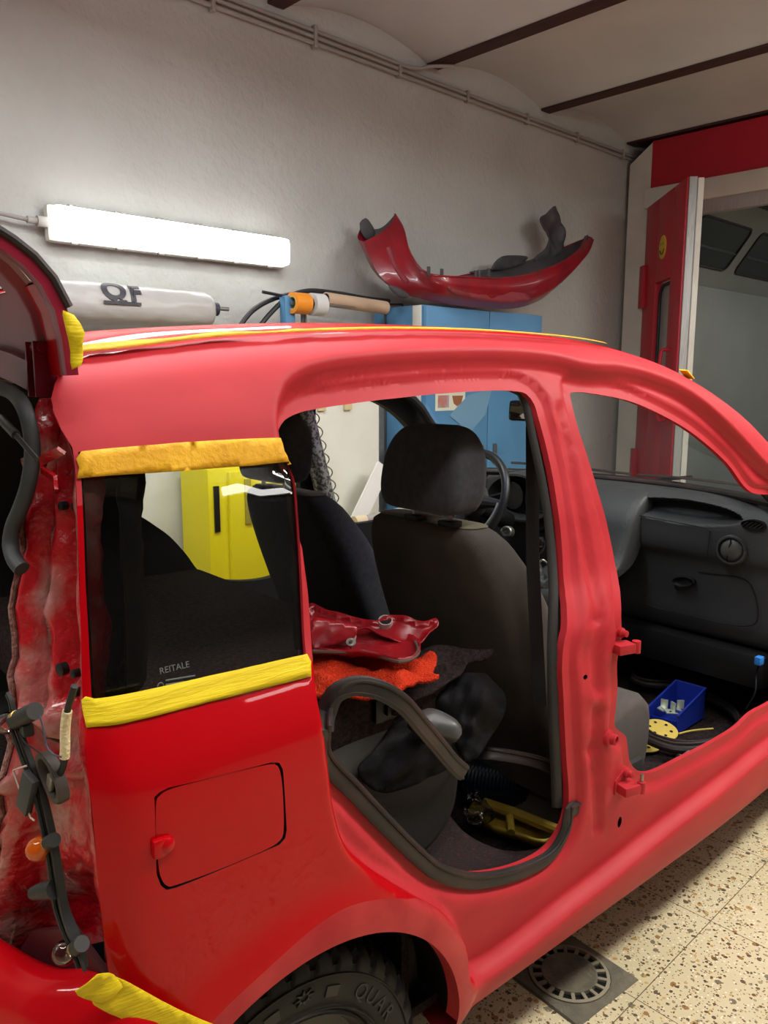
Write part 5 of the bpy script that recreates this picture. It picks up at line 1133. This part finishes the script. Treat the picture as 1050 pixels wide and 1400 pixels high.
# posters on the cabinet
def flat(name, label, cat, x0, x1, z0, z1, y, m, group=None):
    t = thing(name, label, cat, group); BOX(MB(), x0, x1, y-.002, y, z0, z1, .0).obj('sheet', m, t); return t
paper = mat('poster_paper', rgb(216, 216, 196), .7)
c0 = pyw(595, 562, 3.098); c1 = pyw(636, 540, 3.098)
t = flat('poster', 'pale poster with two small pictures taped to the blue cabinet door', 'poster', c0[0], c1[0], c0[2]-.0, c1[2]+.03, 3.099, paper)
w = c1[0]-c0[0]; h = c1[2]+.03-c0[2]
BOX(MB(), c0[0]+w*.08, c0[0]+w*.44, 3.0955, 3.097, c0[2]+h*.15, c0[2]+h*.75, 0).obj('picture', mat('pic_blue', rgb(150, 170, 190), .7, col2=rgb(190, 110, 90), nscale=14), t)
MB().poly([(c0[0]+w*a, 3.0955, c0[2]+h*b) for a, b in ((.55, .72), (.92, .72), (.86, .34), (.72, .2), (.60, .34))], .001, (0, -1, 0)).obj('picture', mat('pic_brown', rgb(150, 96, 62), .7), t)
sh = [pyw(*p, 3.098) for p in ((640, 540), (672, 532), (664, 566), (642, 592), (614, 568))]
o = MB().poly([(p[0], 3.096, p[2]) for p in sh], .0015, (0, -1, 0)).obj('blue_sheet', mat('pale_blue_sheet', rgb(112, 152, 180), .5)); tag(o, 'pale blue pointed sheet hanging on the blue cabinet door', 'sheet')
p_ = pyw(616, 455, 3.098); o = BOX(MB(), p_[0]-.05, p_[0]+.06, 3.094, 3.098, p_[2]-.06, p_[2]+.03, .001).obj('sticker', mat('old_sticker', rgb(196, 190, 150), .7, col2=rgb(120, 110, 80), nscale=60)); tag(o, 'small worn yellowish sticker near the top of the blue cabinet', 'sticker')
# wire rack beside the cabinet
t = thing('wire_rack', 'thin dark wire rack hooked beside the blue cabinet', 'rack')
q = [pyw(x, y, 3.42) for x, y in ((526, 416), (550, 416), (550, 455), (527, 455))]; r2 = MB()
for a, b in ((0, 1), (1, 2), (2, 3), (3, 0)): r2.tube([q[a], q[b]], .006, 6)
m1 = (q[0]+q[3])/2+np.array([0, 0, .03]); m2 = (q[1]+q[2])/2+np.array([0, 0, .03]); r2.tube([m1, m2], .005, 6).tube([m1-np.array([0, 0, .07]), m2-np.array([0, 0, .07])], .005, 6); r2.obj('wire_frame', mat('rack_dark', rgb(60, 62, 66), .5), t)
MB().tube([q[3]+np.array([-.0, .0, 0]), (q[3][0], 3.42, .0)], .008, 6).obj('rack_leg', MATS['rack_dark'], t)
b = pyw(537, 436, 3.5); o = BOX(MB(), b[0]-.10, b[0]+.12, 3.44, 3.56, 1.40, 1.86).obj('wall_locker', cabblue); tag(o, 'narrow blue wall locker between the wire rack and the wall', 'locker')
# stand with tape rolls, cardboard tube, hoses
Yr = 3.3
t = thing('roll_stand', 'slim stand with a small blue bracket carrying tape rolls and a cardboard tube', 'stand')
for px in (390, 413, 417):
    a = pyw(px, 432 if px == 390 else 424, Yr); MB().tube([a, (a[0], Yr, 0)], .008, 8).obj('post', mat('stand_grey', rgb(90, 96, 104), .5), t)
a = pyw(393, 426, Yr); MB().box((a[0], Yr, a[2]), (.06, .05, .15), bev=.004).obj('bracket', cabblue, t)
ax_a, ax_b = pyw(398, 414, Yr-.04), pyw(530, 421, Yr-.04); MB().tube([ax_a, ax_b], .010, 8).obj('bar', steel, t)
def roll(label, px, py, r, w, m, core):
    t = thing('tape_roll', label, 'tape roll', 'tape rolls on the stand'); c = pyw(px, py, Yr-.04)
    MB().lathe(c, (1, 0, 0), [(r*.62, 0), (r, 0), (r, w), (r*.62, w)], 30).obj('tape', m, t); MB().lathe(c, (1, 0, 0), [(r*.62, w), (r*.62, 0), (r*.57, 0), (r*.57, w), (r*.62, w)], 30).obj('core', core, t)
roll('orange tape roll at the left end of the stand', 399, 414, .052, .095, mat('orange_tape', rgb(222, 138, 38), .4), mat('core_yellow', rgb(206, 190, 90), .6))
roll('clear whitish tape roll next to the orange one', 425, 416, .056, .075, mat('clear_tape', rgb(196, 196, 194), .3), mat('core_white', rgb(200, 204, 210), .6))
ct_a, ct_b = pyw(445, 409, Yr-.02), pyw(527, 421, Yr-.02)
dv = (ct_b-ct_a)/np.linalg.norm(ct_b-ct_a); LL = np.linalg.norm(ct_b-ct_a)
tag(MB().lathe(ct_a, dv, [(.030, 0), (.036, 0), (.036, LL), (.031, LL), (.031, LL-.1), (0, LL-.1)], 24).obj('cardboard_tube', mat('cardboard', rgb(178, 154, 128), .8)), 'brown cardboard tube lying on the roll stand', 'cardboard tube')
hose = mat('hose_black', rgb(34, 34, 38), .5)
def ptube(label, px, Ys, r, m, name, cat, group=None): 
    P = [pyw(x, y, Y) for (x, y), Y in zip(px, Ys)]; return tag(MB().tube(catmull(np.array(P), .03), r, 8).obj(name, m), label, cat, group)
ptube('black hose curving up from behind the roof, nearer the paper roll', [(318, 470), (326, 450), (345, 425), (375, 408), (405, 402), (440, 401), (480, 405), (530, 414)], [3.35]*8, .013, hose, 'air_hose', 'hose', 'hoses over the roll stand')
ptube('black hose curving up from behind the roof, closer to the tape rolls', [(345, 470), (353, 450), (372, 426), (395, 406), (420, 398), (460, 401), (500, 408), (532, 412)], [3.33]*8, .013, hose, 'air_hose', 'hose', 'hoses over the roll stand')
ptube('thin dark rod resting across the hoses', [(359, 399), (403, 407), (430, 408)], [3.31]*3, .008, hose, 'thin_rod', 'rod')
# wall-mounted roll of masking paper, wrapped in film
t = thing('film_wrapped_roll', 'long white film-wrapped roll mounted on the wall below the tube light', 'roll')
zz = 1.776; Yc = 3.40; xa, xb = .55, 2.125; RR = .078
film = mat('milky_film', rgb(176, 174, 171), .32, spec=.5, bump=.6, bscale=12, stretch=(.35, 1, 1))
v = []; NXr = 90; NA = 40
for i in range(NXr+1):
    x = xa+(xb-xa)*i/NXr; r0 = RR*(1.12-.12*i/NXr)*(1 if i < NXr-1 else (.93 if i == NXr-1 else .6))
    for k in range(NA):
        a = 2*math.pi*k/NA; sag = .02*max(0, -math.sin(a))*(.5+.5*noise.noise(Vector((x*3, 0, 2))))
        r = r0+.004*noise.noise(Vector((x*9, math.cos(a)*2, math.sin(a)*2+x*5)))+.003*noise.noise(Vector((x*22, a*2, 1)))+sag
        v.append((x, Yc-r*math.cos(a), zz+r*math.sin(a)))
f = [(i*NA+k, i*NA+(k+1) % NA, (i+1)*NA+(k+1) % NA, (i+1)*NA+k) for i in range(NXr) for k in range(NA)]+[tuple(NXr*NA+k for k in range(NA))]
mk('film_wrap', v, f, film, t)
MB().tube([(xb-.01, Yc, zz+.006), (xb+.035, Yc, zz+.006)], .032, 18).obj('end_cap', mat('cap_dark', rgb(52, 54, 66), .5), t)
MB().tube([(xb+.03, Yc, zz+.01), (xb+.10, Yc, zz+.01)], .010, 10).obj('spindle', steel, t)
for x in (.7, 1.9): MB().box((x, 3.5, zz+.02), (.03, .18, .03), bev=.003).obj('wall_bracket', steel, t)
# bent lettering on the film
ink = mat('dark_ink', rgb(62, 62, 68), .5)
def bent(txt, size, x0, a0, sx=1.0):
    o = text3('printed_letter', txt, size, Matrix.Identity(4), ink, None, ext=0.0006, off=.005 if size > .05 else 0.0)
    me = o.data; bm = bmesh.new(); bm.from_mesh(me); bmesh.ops.triangulate(bm, faces=bm.faces[:]); bmesh.ops.subdivide_edges(bm, edges=bm.edges[:], cuts=2); bm.to_mesh(me); bm.free()
    for vtx in me.vertices:
        u, w_, d_ = vtx.co; r = RR*1.06+.004+d_; a = a0+w_/RR; vtx.co = (x0+u*sx, Yc-r*math.cos(a), zz+r*math.sin(a))
    o.parent = t; return o
x_logo = pyw(140, 400, Yc-RR)[0]
bent('Q', .115, x_logo, .12, 1.15); bent('F', .10, x_logo+.125, .12, 1.1); 
MB().add(*sweep([(x_logo, Yc-(RR*1.06+.005)*math.cos(-.05), zz+(RR*1.06+.005)*math.sin(-.05)), (x_logo+.17, Yc-(RR*1.06+.005)*math.cos(-.05), zz+(RR*1.06+.005)*math.sin(-.05))], 1, prof=[(.007, .0006), (.007, -.0006), (-.007, -.0006), (-.007, .0006)])).obj('printed_bar', ink, t)
# white board and yellow machine seen through the car
t = thing('white_board', 'large off-white panel standing between the car and the wall', 'panel')
BOX(MB(), 1.15, 3.06, 3.22, 3.26, .02, 1.345).obj('board', mat('off_white_board', rgb(214, 214, 202), .7, col2=rgb(204, 204, 190), nscale=4), t)
BOX(MB(), 1.15, 3.06, 3.21, 3.27, 1.34, 1.36).obj('top_rail', white_p, t)
for x in (2.62, 2.80): BOX(MB(), x, x+.05, 3.205, 3.215, 1.29, 1.35, .001).obj('tape_scrap', mat('old_tape', rgb(200, 186, 140), .7), t)
t = thing('yellow_machine', 'tall bright yellow cabinet machine seen through the rear quarter window', 'machine')
yl = mat('machine_yellow', rgb(236, 222, 20), .45)
BOX(MB(), 1.80, 2.42, 2.95, 3.18, .05, 1.075, .012).obj('body', yl, t); BOX(MB(), 1.895, 2.40, 2.93, 2.948, .10, 1.055, .004).obj('door', yl, t)
BOX(MB(), 1.825, 1.85, 2.94, 2.948, .80, 1.00, .001).obj('vent_slot', blackp, t); BOX(MB(), 1.97, 2.0, 2.92, 2.93, .82, 1.02, .001).obj('warning_label', mat('label_dull', rgb(170, 160, 60), .6), t)
BOX(MB(), 1.82, 2.40, 2.97, 3.16, 0, .05).obj('base', blackp, t)
# pale pipe ends near the far front door
a, b = pyw(484, 714, 2.9), pyw(545, 700, 2.9); t = thing('pipe_with_cap', 'grey pipe with a cream plastic end pointing left beyond the driver seat', 'pipe')
MB().tube([a+(b-a)*.2, b+(b-a)*1.5], .022, 14).obj('pipe_body', dirtmetal, t); MB().tube([a, a+(b-a)*.22], .03, 14).obj('pipe_cap', mat('cream_plastic', rgb(206, 192, 160), .5), t)
MB().tube([(float((b+(b-a)*1.4)[0]), 2.9, 0), b+(b-a)*1.4], .02, 10).obj('pipe_post', dirtmetal, t)
a, b = pyw(523, 640, 3.1), pyw(492, 705, 3.1); o = MB().tube([a+(a-b)*.05, b+(b-a)*2.2], 1, prof=[(.05, .006), (.05, -.006), (-.05, -.006), (-.05, .006)], upv=(1, 0, 0)).obj('white_plank', mat('plank_white', rgb(226, 226, 222), .6)); tag(o, 'white plank leaning in front of the off-white panel beside the blue cabinet', 'plank')
# ---- red bumper resting upside down on the cabinet
BP = thing('spare_bumper', 'dark red car bumper cover with black inner side lying on the blue cabinet', 'bumper')
N_ = 46
def curve3(px, Ys): return catmull(np.array([pyw(x, y, Y) for (x, y), Y in zip(px, Ys)]), .01)
low = curve3([(497, 330), (505, 352), (520, 378), (545, 398), (580, 410), (620, 417), (660, 421), (700, 422), (735, 412), (760, 393), (785, 365), (800, 345), (806, 328)], [3.34, 3.30, 3.24, 3.18, 3.12, 3.08, 3.07, 3.08, 3.12, 3.18, 3.26, 3.32, 3.36])
nr = curve3([(540, 293), (551, 312), (560, 345), (580, 372), (600, 377), (640, 379), (680, 381), (710, 378), (740, 370), (765, 360), (785, 347), (797, 335), (803, 322)], [3.40, 3.30, 3.18, 3.06, 3.0, 2.98, 2.98, 3.0, 3.04, 3.10, 3.20, 3.30, 3.38])
fr_ = curve3([(497, 305), (505, 320), (520, 350), (545, 372), (580, 384), (620, 378), (660, 370), (700, 362), (735, 352), (765, 340), (788, 330), (800, 325), (803, 321)], [3.50, 3.48, 3.44, 3.42, 3.42, 3.42, 3.42, 3.42, 3.42, 3.44, 3.46, 3.44, 3.42])
def rs(P): 
    L = np.r_[0, np.cumsum(np.linalg.norm(np.diff(P, axis=0), axis=1))]; s = np.linspace(0, L[-1], N_); return np.c_[[np.interp(s, L, P[:, k]) for k in range(3)]].T
low, nr, fr_ = rs(low), rs(nr), rs(fr_)
bmr = mat('bumper_dark_red', rgb(136, 16, 30), .35, coat=.4, col2=rgb(110, 14, 26), nscale=5)
bmk = mat('bumper_inner_black', rgb(50, 50, 54), .6, col2=rgb(70, 68, 70), nscale=8)
v = []; K = 11
for j in range(K):
    s = j/(K-1); bul = math.sin(math.pi*s); P = nr*(1-s)+low*s; P = P+np.array([0, -.05*bul, -.015*bul])
    P[:, 1] += .012*ss(1-np.abs(s-.35)/.06) if False else 0; v += list(P+np.array([0, .014*math.exp(-((s-.45)/.10)**2), 0]))
mk('outer_skin', v, [(j*N_+i, j*N_+i+1, (j+1)*N_+i+1, (j+1)*N_+i) for j in range(K-1) for i in range(N_-1)], bmr, BP)
v = []
for j in range(K):
    s = j/(K-1); bul = math.sin(math.pi*s); P = low*(1-s)+fr_*s; P = P+np.array([0, .05*bul, -.02*bul]); v += list(P)
mk('lower_skin', v, [(j*N_+i, j*N_+i+1, (j+1)*N_+i+1, (j+1)*N_+i) for j in range(K-1) for i in range(N_-1)], bmr, BP)
v = []
for j in range(K):
    s = j/(K-1); bul = math.sin(math.pi*s); P = nr*(1-s)+fr_*s; P = P+np.array([0, .0, -.05*bul+.0]); v += list(P+np.array([0, .006, -.004]))
mk('inner_skin', v, [(j*N_+i, j*N_+i+1, (j+1)*N_+i+1, (j+1)*N_+i) for j in range(K-1) for i in range(N_-1)], bmk, BP)
MB().tube(nr, .006, 8).obj('upper_lip', bmr, BP)
def wp(name, px, Y, m, amp=.01, thick=.006, n=(0, -1, 0)): return patch(name, px, (0, Y, 1.9), n, m, step=.02, amp=amp, scale=9, thick=thick, parent=BP, world=True)
wp('inner_flap', [(643, 372), (668, 368), (700, 362), (732, 352), (745, 340), (750, 330), (745, 318), (738, 303), (742, 296), (750, 291), (756, 282), (761, 284), (765, 300), (770, 320), (768, 338), (758, 352), (740, 362), (712, 368), (680, 376)], 3.40, bmk, amp=.03)
wp('inner_flap', [(672, 368), (684, 352), (700, 349), (722, 352), (712, 362), (690, 368)], 3.38, bmk)
wp('end_flap', [(493, 305), (500, 298), (506, 305), (514, 322), (507, 329), (500, 326), (494, 315)], 3.46, bmk)
wp('end_cheek', [(772, 352), (790, 345), (802, 322), (806, 328), (803, 345), (794, 358), (780, 372), (768, 366)], 3.34, bmk, amp=.01)
wp('bracket', [(612, 392), (622, 388), (640, 396), (662, 400), (668, 394), (690, 398), (720, 402), (726, 408), (700, 414), (668, 412), (640, 406), (618, 400)], 2.985, mat('bracket_dull_red', rgb(120, 40, 50), .6), amp=.006)
wp('side_slot', [(529, 338), (534, 336), (545, 365), (560, 385), (556, 388), (540, 368)], 3.06, MATS['bracket_dull_red'], amp=.002, thick=.004)
wp('dark_slot', [(532, 390), (545, 393), (560, 404), (552, 408), (538, 399)], 3.06, bmk, amp=.002)
for px, py in ((586, 371), (604, 374), (650, 376), (655, 375), (668, 373)): 
    c = pyw(px, py, 3.02); MB().box(c+np.array([0, 0, .0]), (.02, .01, .05), bev=.003).obj('clip_tab', bmk, BP)
# ---- spray booth
XB = 6.2
bt = thing('spray_booth', 'red and white walk-in spray booth filling the far end of the workshop', 'spray booth')
MB().poly([(XB, 3.375, 0), (XB, 3.565, 0), (XB, 3.565, 3.165), (XB, 3.375, 3.30)], .10, (-1, 0, 0)).obj('corner_post', white_p, bt)
BOX(MB(), XB, XB+.08, -3.1, 3.375, 2.95, 3.31).obj('header_panel', booth_red, bt)
BOX(MB(), XB-.03, XB+.05, -3.1, 3.41, 2.80, 2.95, .006).obj('header_beam', white_p, bt)
alu = mat('brushed_aluminium', rgb(176, 176, 174), .5, metal=.3, col2=rgb(158, 158, 156), nscale=30, stretch=(1, 6, .3))
BOX(MB(), XB, XB+.06, .4, 3.36, 2.70, 2.80, .002).obj('head_jamb', alu, bt)
BOX(MB(), XB, XB+.08, 3.16, 3.375, 0, 2.80).obj('side_jamb', white_p, bt)
BOX(MB(), XB, XB+.08, -3.1, .4, 0, 2.95).obj('front_panel', booth_red, bt)
bw = mat('booth_wall', rgb(150, 152, 146), .6, col2=rgb(140, 142, 136), nscale=1.2)
BOX(MB(), XB+.08, 9.9, 3.38, 3.44, 0, 2.28).obj('inner_wall', bw, bt)
BOX(MB(), 9.84, 9.9, 0, 3.38, 0, 2.95).obj('inner_wall', bw, bt)
MB().poly([(XB+.08, 3.40, 2.27), (9.9, 3.40, 2.27), (9.9, 2.95, 2.90), (XB+.08, 2.95, 2.90)], .03, (0, -.82, -.57)).obj('sloped_panel', bw, bt)
BOX(MB(), XB+.08, 9.9, .0, 3.0, 2.90, 2.95).obj('inner_ceiling', mat('booth_ceiling', rgb(186, 184, 170), .7), bt)
BOX(MB(), XB+.08, 9.9, .0, .05, 0, 2.95).obj('inner_wall', bw, bt)
BOX(MB(), XB+.0, 9.9, .0, 3.4, 0.0, .02).obj('booth_floor', mat('booth_floor', rgb(90, 90, 88), .7), bt)
gr = BOX(MB(), 6.75, 9.6, .4, 2.88, 2.86, 2.90)
gr.obj('filter_frame', mat('filter_grey', rgb(104, 106, 104), .8), bt)
for k in range(40): BOX(MB(), 6.78+k*.07, 6.79+k*.07, .42, 2.86, 2.852, 2.858, 0).obj('filter_rib', mat('rib_grey', rgb(70, 72, 70), .7), bt)
darkg = mat('dark_lamp_glass', rgb(44, 46, 48), .25, spec=.5)
u3 = np.array([1., 0, 0]); w3 = np.array([0, -.45, .63]); w3 /= np.linalg.norm(w3); n3 = np.array([0, -.82, -.57])
for x0 in (6.45, 7.62, 8.8):
    o0 = np.array([x0, 3.375, 2.325]); P = []
    for a, b in rrect(.98, .40, .06, 4): P.append(o0+u3*(a+.52)+w3*(b+.33)+n3*.012)
    g = MB().poly(P, .02, n3).obj('lamp_window', darkg, bt)
    MB().tube(P, .012, 6, closed=True).obj('window_gasket', rubber, g)
    MB().box(tuple(o0+u3*.52+w3*.30+n3*.016), (.90, .01, .03), rot=(-.62, 0, 0)).obj('dead_tube', mat('tube_dull', rgb(90, 92, 92), .4), g)
# open door leaf
dr_ = bpy.data.objects.new('booth_door', None); COL.objects.link(dr_); dr_.parent = bt
hA = np.array([6.16, 3.37, 0]); fB = np.array([5.44, 2.694, 0]); dx = (fB-hA); Wd = np.linalg.norm(dx[:2]); dx /= Wd; dn = np.array([dx[1], -dx[0], 0]); 
if dn@(CAM-hA) < 0: dn = -dn
def D(s, z, o=0.0): return hA+dx*s+dn*o+np.array([0, 0, z])
def dbox(s0, s1, z0, z1, o0, o1, m, name, parent=dr_, bev=.002):
    c = D((s0+s1)/2, (z0+z1)/2, (o0+o1)/2); ang = math.atan2(dx[1], dx[0])
    return MB().box(tuple(c), (s1-s0, abs(o1-o0), z1-z0), rot=(0, 0, ang), bev=bev).obj(name, m, parent)
# leaf built as four rails around the window opening
wz0, wz1, ws0, ws1 = 1.25, 2.18, .34, .72
dbox(0, ws0, .02, 2.80, -.06, 0, booth_red, 'leaf_panel'); dbox(ws1, Wd, .02, 2.80, -.06, 0, booth_red, 'leaf_panel'); dbox(ws0, ws1, wz1, 2.80, -.06, 0, booth_red, 'leaf_panel'); dbox(ws0, ws1, .02, wz0, -.06, 0, booth_red, 'leaf_panel')
dbox(ws0+.01, ws1-.01, wz0+.01, wz1-.01, -.055, -.045, mat('frosted_pane', rgb(150, 152, 150), .3), 'window_pane')
gp = [D(ws0+.19+a, (wz0+wz1)/2+b, -.038) for a, b in rrect(.34, .88, .10, 5)]; MB().tube(gp, .014, 8, closed=True, upv=dn).obj('window_gasket', rubber, dr_)
dbox(Wd, Wd+.02, .02, 2.80, -.065, -.012, alu, 'door_edge_seal'); dbox(Wd, Wd+.03, .02, 2.79, -.105, -.066, white_p, 'white_edge_strip')
dbox(-.03, .07, 2.02, 2.35, 0, .03, booth_red, 'hinge_bracket'); dbox(-.03, .07, .55, .88, 0, .03, booth_red, 'hinge_bracket')
MB().tube(catmull(np.array([D(.80, 1.66, 0), D(.80, 1.66, .05), D(.80, 1.62, .06), D(.80, 1.20, .06), D(.80, 1.16, .05), D(.80, 1.16, 0)]), .02), .014, 10).obj('pull_handle', booth_red, dr_)
sm = mat('sticker_yellow', rgb(222, 188, 60), .5); sc1 = D(.50, 2.42, .004)
MB().lathe(sc1, dn, [(0, .002), (.085, .002), (.085, -.004)], 36).obj('round_sticker', sm, dr_)
MB().tube([D(.50+.05*math.cos(a), 2.42+.05*math.sin(a), .009) for a in np.linspace(math.radians(200), math.radians(340), 14)], .004, 6).obj('sticker_print', mat('print_brown', rgb(90, 70, 30), .6), dr_)
for s in (-.025, .025): MB().lathe(D(.50+s, 2.445, .008), dn, [(0, .001), (.009, .001)], 12).obj('sticker_print', MATS['print_brown'], dr_)
# loose black cable in the booth
pq = [np.array(CAM+ray(x, y)*(9.5/ray(x, y)[0])) for x, y in ((1025, 511), (1035, 517), (1052, 522), (1080, 524))]
tag(MB().tube(catmull(np.array(pq), .03), .025, 8).obj('booth_hose', hose), 'black hose hanging on the back wall inside the spray booth', 'hose')
# ---- floor drain
dc = pz(778, 1333, 0); e_a = pz(862, 1328, 0)-pz(780, 1274, 0); ang = math.atan2(e_a[1], e_a[0]); hs = .118
iron = mat('drain_iron', rgb(112, 106, 90), .65, col2=rgb(92, 88, 76), nscale=20, bump=.4, bscale=80)
dr2 = thing('floor_drain', 'square grey floor drain cover with a slotted round grate beside the sill', 'drain')
RM = Matrix.Translation(Vector((dc[0], dc[1], 0))) @ Matrix.Rotation(ang, 4, 'Z')
sq = [RM @ Vector((a*hs, b*hs, .004)) for a, b in ((-1, -1), (1, -1), (1, 1), (-1, 1))]
pl = MB(); n = 64; outer = [(hs*1.0*max(-1, min(1, 1.4142*math.cos(t+math.pi/4*0))), hs*max(-1, min(1, 1.4142*math.sin(t)))) for t in np.linspace(0, 2*math.pi, n, endpoint=False)]
v = [RM @ Vector((a, b, .001)) for a, b in outer]+[RM @ Vector((a*.97, b*.97, .006)) for a, b in outer]+[RM @ Vector((.100*math.cos(t), .100*math.sin(t), .006)) for t in np.linspace(0, 2*math.pi, n, endpoint=False)]+[RM @ Vector((.099*math.cos(t), .099*math.sin(t), .0012)) for t in np.linspace(0, 2*math.pi, n, endpoint=False)]
mk('frame_plate', v, [(k*n+i, k*n+(i+1) % n, (k+1)*n+(i+1) % n, (k+1)*n+i) for k in range(3) for i in range(n)], iron, dr2, ang=30)
cc_ = (dc[0], dc[1], 0)
MB().lathe(cc_, (0, 0, 1), [(0, .0012), (.098, .0012)], 48).obj('dark_well', blackp, dr2)
MB().lathe(cc_, (0, 0, 1), [(.098, .002), (.098, .008), (.090, .009), (.088, .002)], 64).obj('outer_ring', mat('drain_light', rgb(134, 128, 108), .6), dr2)
MB().lathe(cc_, (0, 0, 1), [(0, .007), (.060, .007), (.064, .0095), (.068, .0095), (.069, .002)], 64).obj('centre_plate', iron, dr2)
for k in range(18):
    a = 2*math.pi*k/18; c = Vector((dc[0]+.079*math.cos(a), dc[1]+.079*math.sin(a), .005)); MB().box(c, (.024, .009, .007), rot=(0, 0, a), bev=.001).obj('spoke', MATS['drain_light'], dr2)
# ================================================================ origins: every thing stands on its own base point
bpy.context.view_layer.update()
def wbb(objs):
    P = np.array([list(o.matrix_world @ Vector(c)) for o in objs if o.type == 'MESH' for c in o.bound_box]); return P.min(0), P.max(0)
def kids(o):
    r = []
    for c in o.children: r.append(c); r += kids(c)
    return r
for o in [o for o in list(bpy.data.objects) if o.parent is None and o.type in ('MESH', 'EMPTY') and o.get('kind') != 'structure' and o is not CAR]:
    if o.type == 'EMPTY':
        ks = kids(o)
        if not ks: continue
        mn, mx = wbb(ks); base = Vector(((mn[0]+mx[0])/2, (mn[1]+mx[1])/2, mn[2])); old = o.matrix_world.copy(); new = Matrix.Translation(base) @ old.to_3x3().to_4x4()
        dlt = new.inverted() @ old
        for c in o.children: c.matrix_parent_inverse = Matrix.Identity(4); c.matrix_basis = dlt @ c.matrix_basis
        o.matrix_world = new
        if '_fix' in o: del o['_fix']
    else:
        mn, mx = wbb([o]); base = Vector(((mn[0]+mx[0])/2, (mn[1]+mx[1])/2, mn[2])); old = o.matrix_world.copy(); new = Matrix.Translation(base) @ old.to_3x3().to_4x4()
        o.data.transform(new.inverted() @ old); o.matrix_world = new
